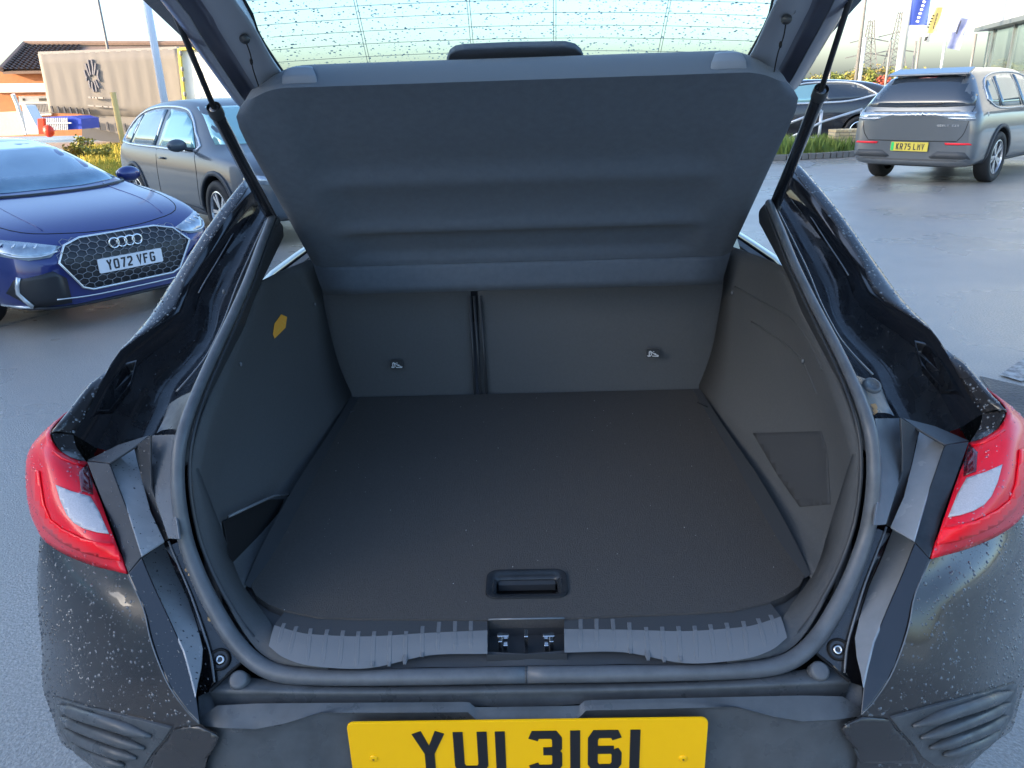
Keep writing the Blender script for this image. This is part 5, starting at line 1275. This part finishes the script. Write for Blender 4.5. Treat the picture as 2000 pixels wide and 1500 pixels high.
for (px, py, Yd, h, mi, lb_) in ((152,252,24,.75,0,'golden leaved shrub between blue skip and grass verge'),(132,264,24,.5,2,'orange brown shrub left of the golden shrub'),(196,268,24,.4,0,'small yellow shrub at the foot of the orange post')):
    q = PY(px, py, Yd); tree(q.x, Yd, h, .30, LF[mi], lb_, 'shrubs on the verge', 420, .05, 'shrub', .7)

# right side: island with kerb, plants, wall pier, handrail
isl = [gpt(1480,314), gpt(1560,306), gpt(1625,309), gpt(1662,304), gpt(1672,296), gpt(1700,268), gpt(1480,262)]
isl = [V(3.5, 17.0, 0), V(5.6, 17.1, 0), V(6.6, 17.3, 0), V(7.5, 17.6, 0), V(8.6, 18.0, 0), V(9.2, 19.2, 0), V(3.5, 19.2, 0)]
sheet('island_bed', [(q.x, q.y) for q in isl], .11, mat('bed_soil', (.10, .085, .05), .9))
kp = lin([q for q in isl[:6]], 6)
Kb = empty('kerb', (0, 0, 0)); Kb['kind'] = 'structure'
for i in range(len(kp)-1):
    a, b = kp[i], kp[i+1]; u = (b-a).normalized(); n = V(u.y, -u.x, 0); g_ = .012
    mod(MB().prism([a+u*g_+n*.02, b-u*g_+n*.02, b-u*g_-n*.12, a+u*g_-n*.12], V(0, 0, .125+random.uniform(-.004, .004))).build('kerb_stone', K['kerb'], Kb), 'BEVEL', width=.012, segments=2)
grass([V(q.x, q.y+.15, 0) for q in isl[:4]]+[V(7.3, 18.8, 0), V(3.6, 18.9, 0)], 5200, .08, .38, leafm('plant_leaf', (.10, .19, .03), (.22, .26, .06)), 'ground_cover', 'green ground cover plants behind the kerb of the island', .11, .035)
Wl = empty('brick_pier', (0, 0, 0))
mort = mat('mortar', (.30, .27, .21), .9); bk = [mat('buff_brick', (.52, .40, .23), .8, noise=(9, .25, (.44, .34, .20))), mat('buff_brick_pale', (.58, .47, .30), .8, noise=(9, .25, (.50, .40, .25)))]
q0 = gpt(1622, 316); wx0 = PY(1627, 290, 17.8).x; wx1 = wx0+.86; wy = 17.8; ztop = PY(1640, 253, 17.8).z; zb0 = .08
MB().box(((wx0+wx1)/2, wy+.20, (zb0+ztop)/2-.02), (wx1-wx0-.02, .38, ztop-zb0-.04)).build('core', mort, Wl)
cour = 7; hh = (ztop-zb0)/cour
for j in range(cour):
    if j == cour-1:
        n = 9; ww = (wx1-wx0)/n
        for i in range(n): mod(MB().box((wx0+ww*(i+.5), wy+.20, zb0+hh*(j+.5)), (ww-.016, .42+random.uniform(-.006, .006), hh-.014)).build('brick', random.choice(bk), Wl), 'BEVEL', width=.005)
    else:
        n = 4; ww = (wx1-wx0)/n; o_ = ww/2 if j % 2 else 0; x = wx0
        cuts = [wx0]+[wx0+ww*i+(-o_ if o_ else 0) for i in range(1, n+1) if wx0 < wx0+ww*i-(o_ if o_ else 0) < wx1-.01]+[wx1]
        for i in range(len(cuts)-1):
            if cuts[i+1]-cuts[i] < .03: continue
            mod(MB().box(((cuts[i]+cuts[i+1])/2, wy+.20, zb0+hh*(j+.5)), (cuts[i+1]-cuts[i]-.016, .40+random.uniform(-.01, .01), hh-.016)).build('brick', random.choice(bk), Wl), 'BEVEL', width=.005)
settle(Wl, ((wx0+wx1)/2, wy+.2, 0)); tag(Wl, 'low buff brick pier between the two SUVs on the right', 'wall')
Hr = empty('handrail', (0, 0, 0)); Yr_ = 18.6
for (x, yt) in ((1605,216),(1684,213)):
    q = PY(x, yt, Yr_); MB().tube([V(PY(x-6, 270, Yr_).x, Yr_, .1), q], .035, 8).build('post', K['pole'], Hr, True)
for pts in (((1530,245),(1605,216)),((1545,268),(1606,238),(1684,213)),((1520,290),(1560,265))):
    MB().tube([PY(x, y, Yr_-.02) for x, y in pts], .028, 8).build('rail', K['pole'], Hr, True)
settle(Hr, (6, Yr_, 0)); tag(Hr, 'grey metal handrail in front of the black SUV', 'handrail')

# flag poles and flags
def flag(px0, py0, px1, py1, wpx, Yd, m, label, band=None, marks=None, skew=0):
    fl_ = empty('flag', (0, 0, 0)); n = 8; rows = []
    for j in range(9):
        t = j/8; r = []
        for i in range(n+1):
            u = i/n; q = PY(px0+(px1-px0)*t+wpx*u+skew*u*0, py0+(py1-py0)*t+skew*u, Yd-.05-.05*math.sin(u*5+t*2)-.02*math.sin(t*7+u*3)); r.append(q)
        rows.append(r)
    v, f = gridmesh(rows[:7] if band else rows, 2, 2); mobj('cloth', v, f, m, fl_, True)
    if band: v, f = gridmesh(rows[6:], 2, 2); mobj('lower_band', v, f, band, fl_, True)
    if marks:
        for pts, mm, r in marks: MB().tube([PY(x, y, Yd-.24) for x, y in pts], r, 4).build('flag_print', mm, fl_)
    c = PY(px0, py1, Yd); settle(fl_, (c.x, Yd, c.z)); tag(fl_, label, 'flag', 'advertising flags'); return fl_
fb_ = mat('flag_blue', (.06, .11, .50), .7); fy_ = mat('flag_yellow', (.75, .62, .25), .7); fw_ = mat('flag_white', (.62, .63, .66), .7); fp = mat('flag_pale_blue', (.42, .45, .68), .7, noise=(1.1, .2, (.16, .20, .50)))
wp = K['white_print']; dk = K['char2']
flag(1784,-20,1770,72,37,30, fb_, 'large blue flag with a white lower band on the thick pole', fw_, [([(1806-i*2.6, 2+i*7.6),(1804-i*2.6, 5.5+i*7.6)], wp, .05) for i in range(6)]+[([(1788,54),(1792,60),(1800,61)], fw_, .05)])
flag(1824,14,1806,82,18,33, fy_, 'yellow flag with dark sideways lettering between the two blue flags', fw_, [([(1821-i*2.4, 30+i*5.6),(1824-i*2.4, 31+i*5.6)], dk, .035) for i in range(5)]+[([(1831-i*2.2, 26+i*8),(1829.5-i*2.2, 33+i*8)], dk, .02) for i in range(4)]+[([(1812,73),(1808,74),(1809,77),(1806,79)], dk, .045)])
flag(1868,33,1850,94,24,34, fp, 'faded pale blue flag on the rightmost thin pole', None, [([(1872,38),(1864,62)], wp, .04), ([(1877,40),(1868,66)], dk, .02)], skew=4)
def vpole(px, py, top, Yd, r, m, label, r1=None, cat='pole', group=None):
    b = PY(px, py, Yd); t = PY(px, top, Yd).z if top > -50 else b.z+6
    o = MB().tube([V(b.x, Yd, 0), V(b.x, Yd, t)], [r, r1 or r], 10).build('pole', m, None, True); tag(o, label, cat, group)
vpole(1757,130,-60,30,.13, K['pole'], 'thick pale flag pole carrying the large blue flag')
vpole(1672,150,-60,28,.055, K['pole_d'], 'dark thin pole left of the pylons'); vpole(1681,140,73,34,.07, K['pole'], 'pale short pole beside the dark thin pole')
vpole(1791,120,60,33,.05, K['pole_d'], 'dark pole below the yellow flag'); vpole(1784,120,80,35,.04, K['pole_d'], 'thinner dark pole just left of the yellow flag pole')
vpole(1840,120,26,34,.05, K['pole'], 'thin pole carrying the faded pale blue flag'); vpole(1733,135,80,38,.05, K['pole_d'], 'short dark pole between the two pylons')
vpole(1896,130,66,36,.05, K['pole_d'], 'thin lamp pole left of the showroom corner', cat='lamp post'); vpole(1620,150,110,33,.04, K['pole_d'], 'thin dark pole behind the tailgate strut on the right')
for (px, yt, lab) in ((1703, 39, 'left of the two distant electricity pylons'), (1757, 23, 'right of the two distant electricity pylons')):
    Yd = 150; top = PY(px, yt, Yd); base = V(PY(px-14, 150, Yd).x, Yd, 0); Hh = top.z; c = empty('pylon', (base.x, Yd, 0)); bw_ = 2.1; tw = .35
    base_w = lambda z: tw+(bw_-tw)*(1-z/Hh)**1.4
    lean = 0
    for sx in (1, -1):
        for sy in (1, -1): MB().tube([V(sx*base_w(z), sy*base_w(z), z) for z in (0, Hh*.25, Hh*.5, Hh*.75, Hh)], .10, 4).build('leg', K['pole_d'], c)
    lz = [Hh*k/9 for k in range(10)]; br_ = MB()
    for k in range(9):
        z0, z1 = lz[k], lz[k+1]; w0, w1 = base_w(z0), base_w(z1)
        for s_ in (1, -1): br_.tube([V(-s_*w0, -w0, z0), V(s_*w1, -w1, z1)], .06, 3); br_.tube([V(-s_*w0, w0, z0), V(s_*w1, w1, z1)], .06, 3)
    br_.build('bracing', K['pole_d'], c, kind='stuff')
    for z, L_ in ((Hh*.68, 3.4), (Hh*.46, 3.9), (Hh*.25, 3.4)): MB().tube([V(-L_, 0, z), V(0, 0, z+.7), V(L_, 0, z)], .12, 4).build('cross_arm', K['pole_d'], c)
    tag(c, lab, 'pylon', 'distant electricity pylons')
# showroom at the right edge
SR = empty('showroom', (0, 0, 0)); c0 = V(18.9, 35, 0); c1 = V(14.6, 20.5, 0); u = (c1-c0).normalized(); nO = V(u.y, -u.x, 0); nO = nO if nO.x < 0 else -nO; back = -nO*14
zf0 = PY(1908, 52, 35).z; zf1 = 9.5; Lw = (c1-c0).length
def slab(name, a, b, z0, z1, out_, dep, m): # wall piece between two points, pushed out by out_
    P = [a+nO*out_+V(0, 0, z0), b+nO*out_+V(0, 0, z0), b+nO*out_+V(0, 0, z1), a+nO*out_+V(0, 0, z1)]; return MB().prism(P, -nO*dep).build(name, m, SR)
slab('upper_cladding', c0, c1, zf0, zf1, .0, 12, K['bld']); slab('corner_cladding', c0-u*.9, c0-u*.002, zf0-.1, zf1, .05, 12, mat('warm_cladding', (.60, .57, .52), .5))
slab('fascia', c0-u*.8, c1, zf0-.16, zf0-.004, .06, 12, K['bld_d'])
for k in range(5):
    a_ = c0+u*(.9+k*2.9); slab('mullion', a_-u*.06, a_+u*.06, .1, zf0-.17, -.3, .12, K['bld_d'])
    slab('window_pane', a_+u*.07, a_+u*2.83, .1, zf0-.17, -.36, .04, K['sglass'])
slab('window_pane', c0-u*.2, c0+u*.83, .1, zf0-.17, -.36, .04, K['sglass']); slab('transom', c0, c1, 1.55, 1.66, -.3, .1, K['bld_d']); slab('inner_wall', c0, c1, 0, zf0-.2, -3, .2, K['bld_d'])
settle(SR, (16.5, 28, 0)); tag(SR, 'glass fronted showroom with grey cladding at the right edge', 'building')
# unseen building added on the left to shade the car park
WS = empty('shade_building', (0, 0, 0)); bxm('wall', -34, -19, -26, 12.5, 0, 8.8, K['bld'], WS); bxm('roof', -34.3, -18.7, -26.3, 12.8, 8.8, 9.1, K['bld_d'], WS)  # this roof is part of the added shade building too
for k in range(6): bxm('shade_building_window', -19.0, -18.92, -23+k*6, -19.5+k*6, 3.2, 5.2, K['sglass'], WS)
settle(WS, (-26.5, -7, 0)); tag(WS, 'long grey building added unseen left of the car park for its shade', 'building')
# marks on the ground
def strip(name, P, z, m, **k): o = mobj(name, [V(q.x, q.y, z) for q in P], [tuple(range(len(P)))], m, None, kind='structure'); return o
strip('worn_patch', [gpt(1912,736), gpt(2060,770), gpt(2080,860), gpt(1960,800)], .006, K['asphalt2'])
strip('painted_marking', [gpt(1952,735), gpt(2060,660), gpt(2080,700), gpt(1995,748)], .010, K['paint_line'])
strip('parking_line', [gpt(-30,645), gpt(95,612), gpt(96,615), gpt(-30,650)], .006, K['paint_line'])
strip('painted_marking', [gpt(1548,318), gpt(1578,314), gpt(1592,320), gpt(1580,327), gpt(1550,330)], .006, K['paint_line'])
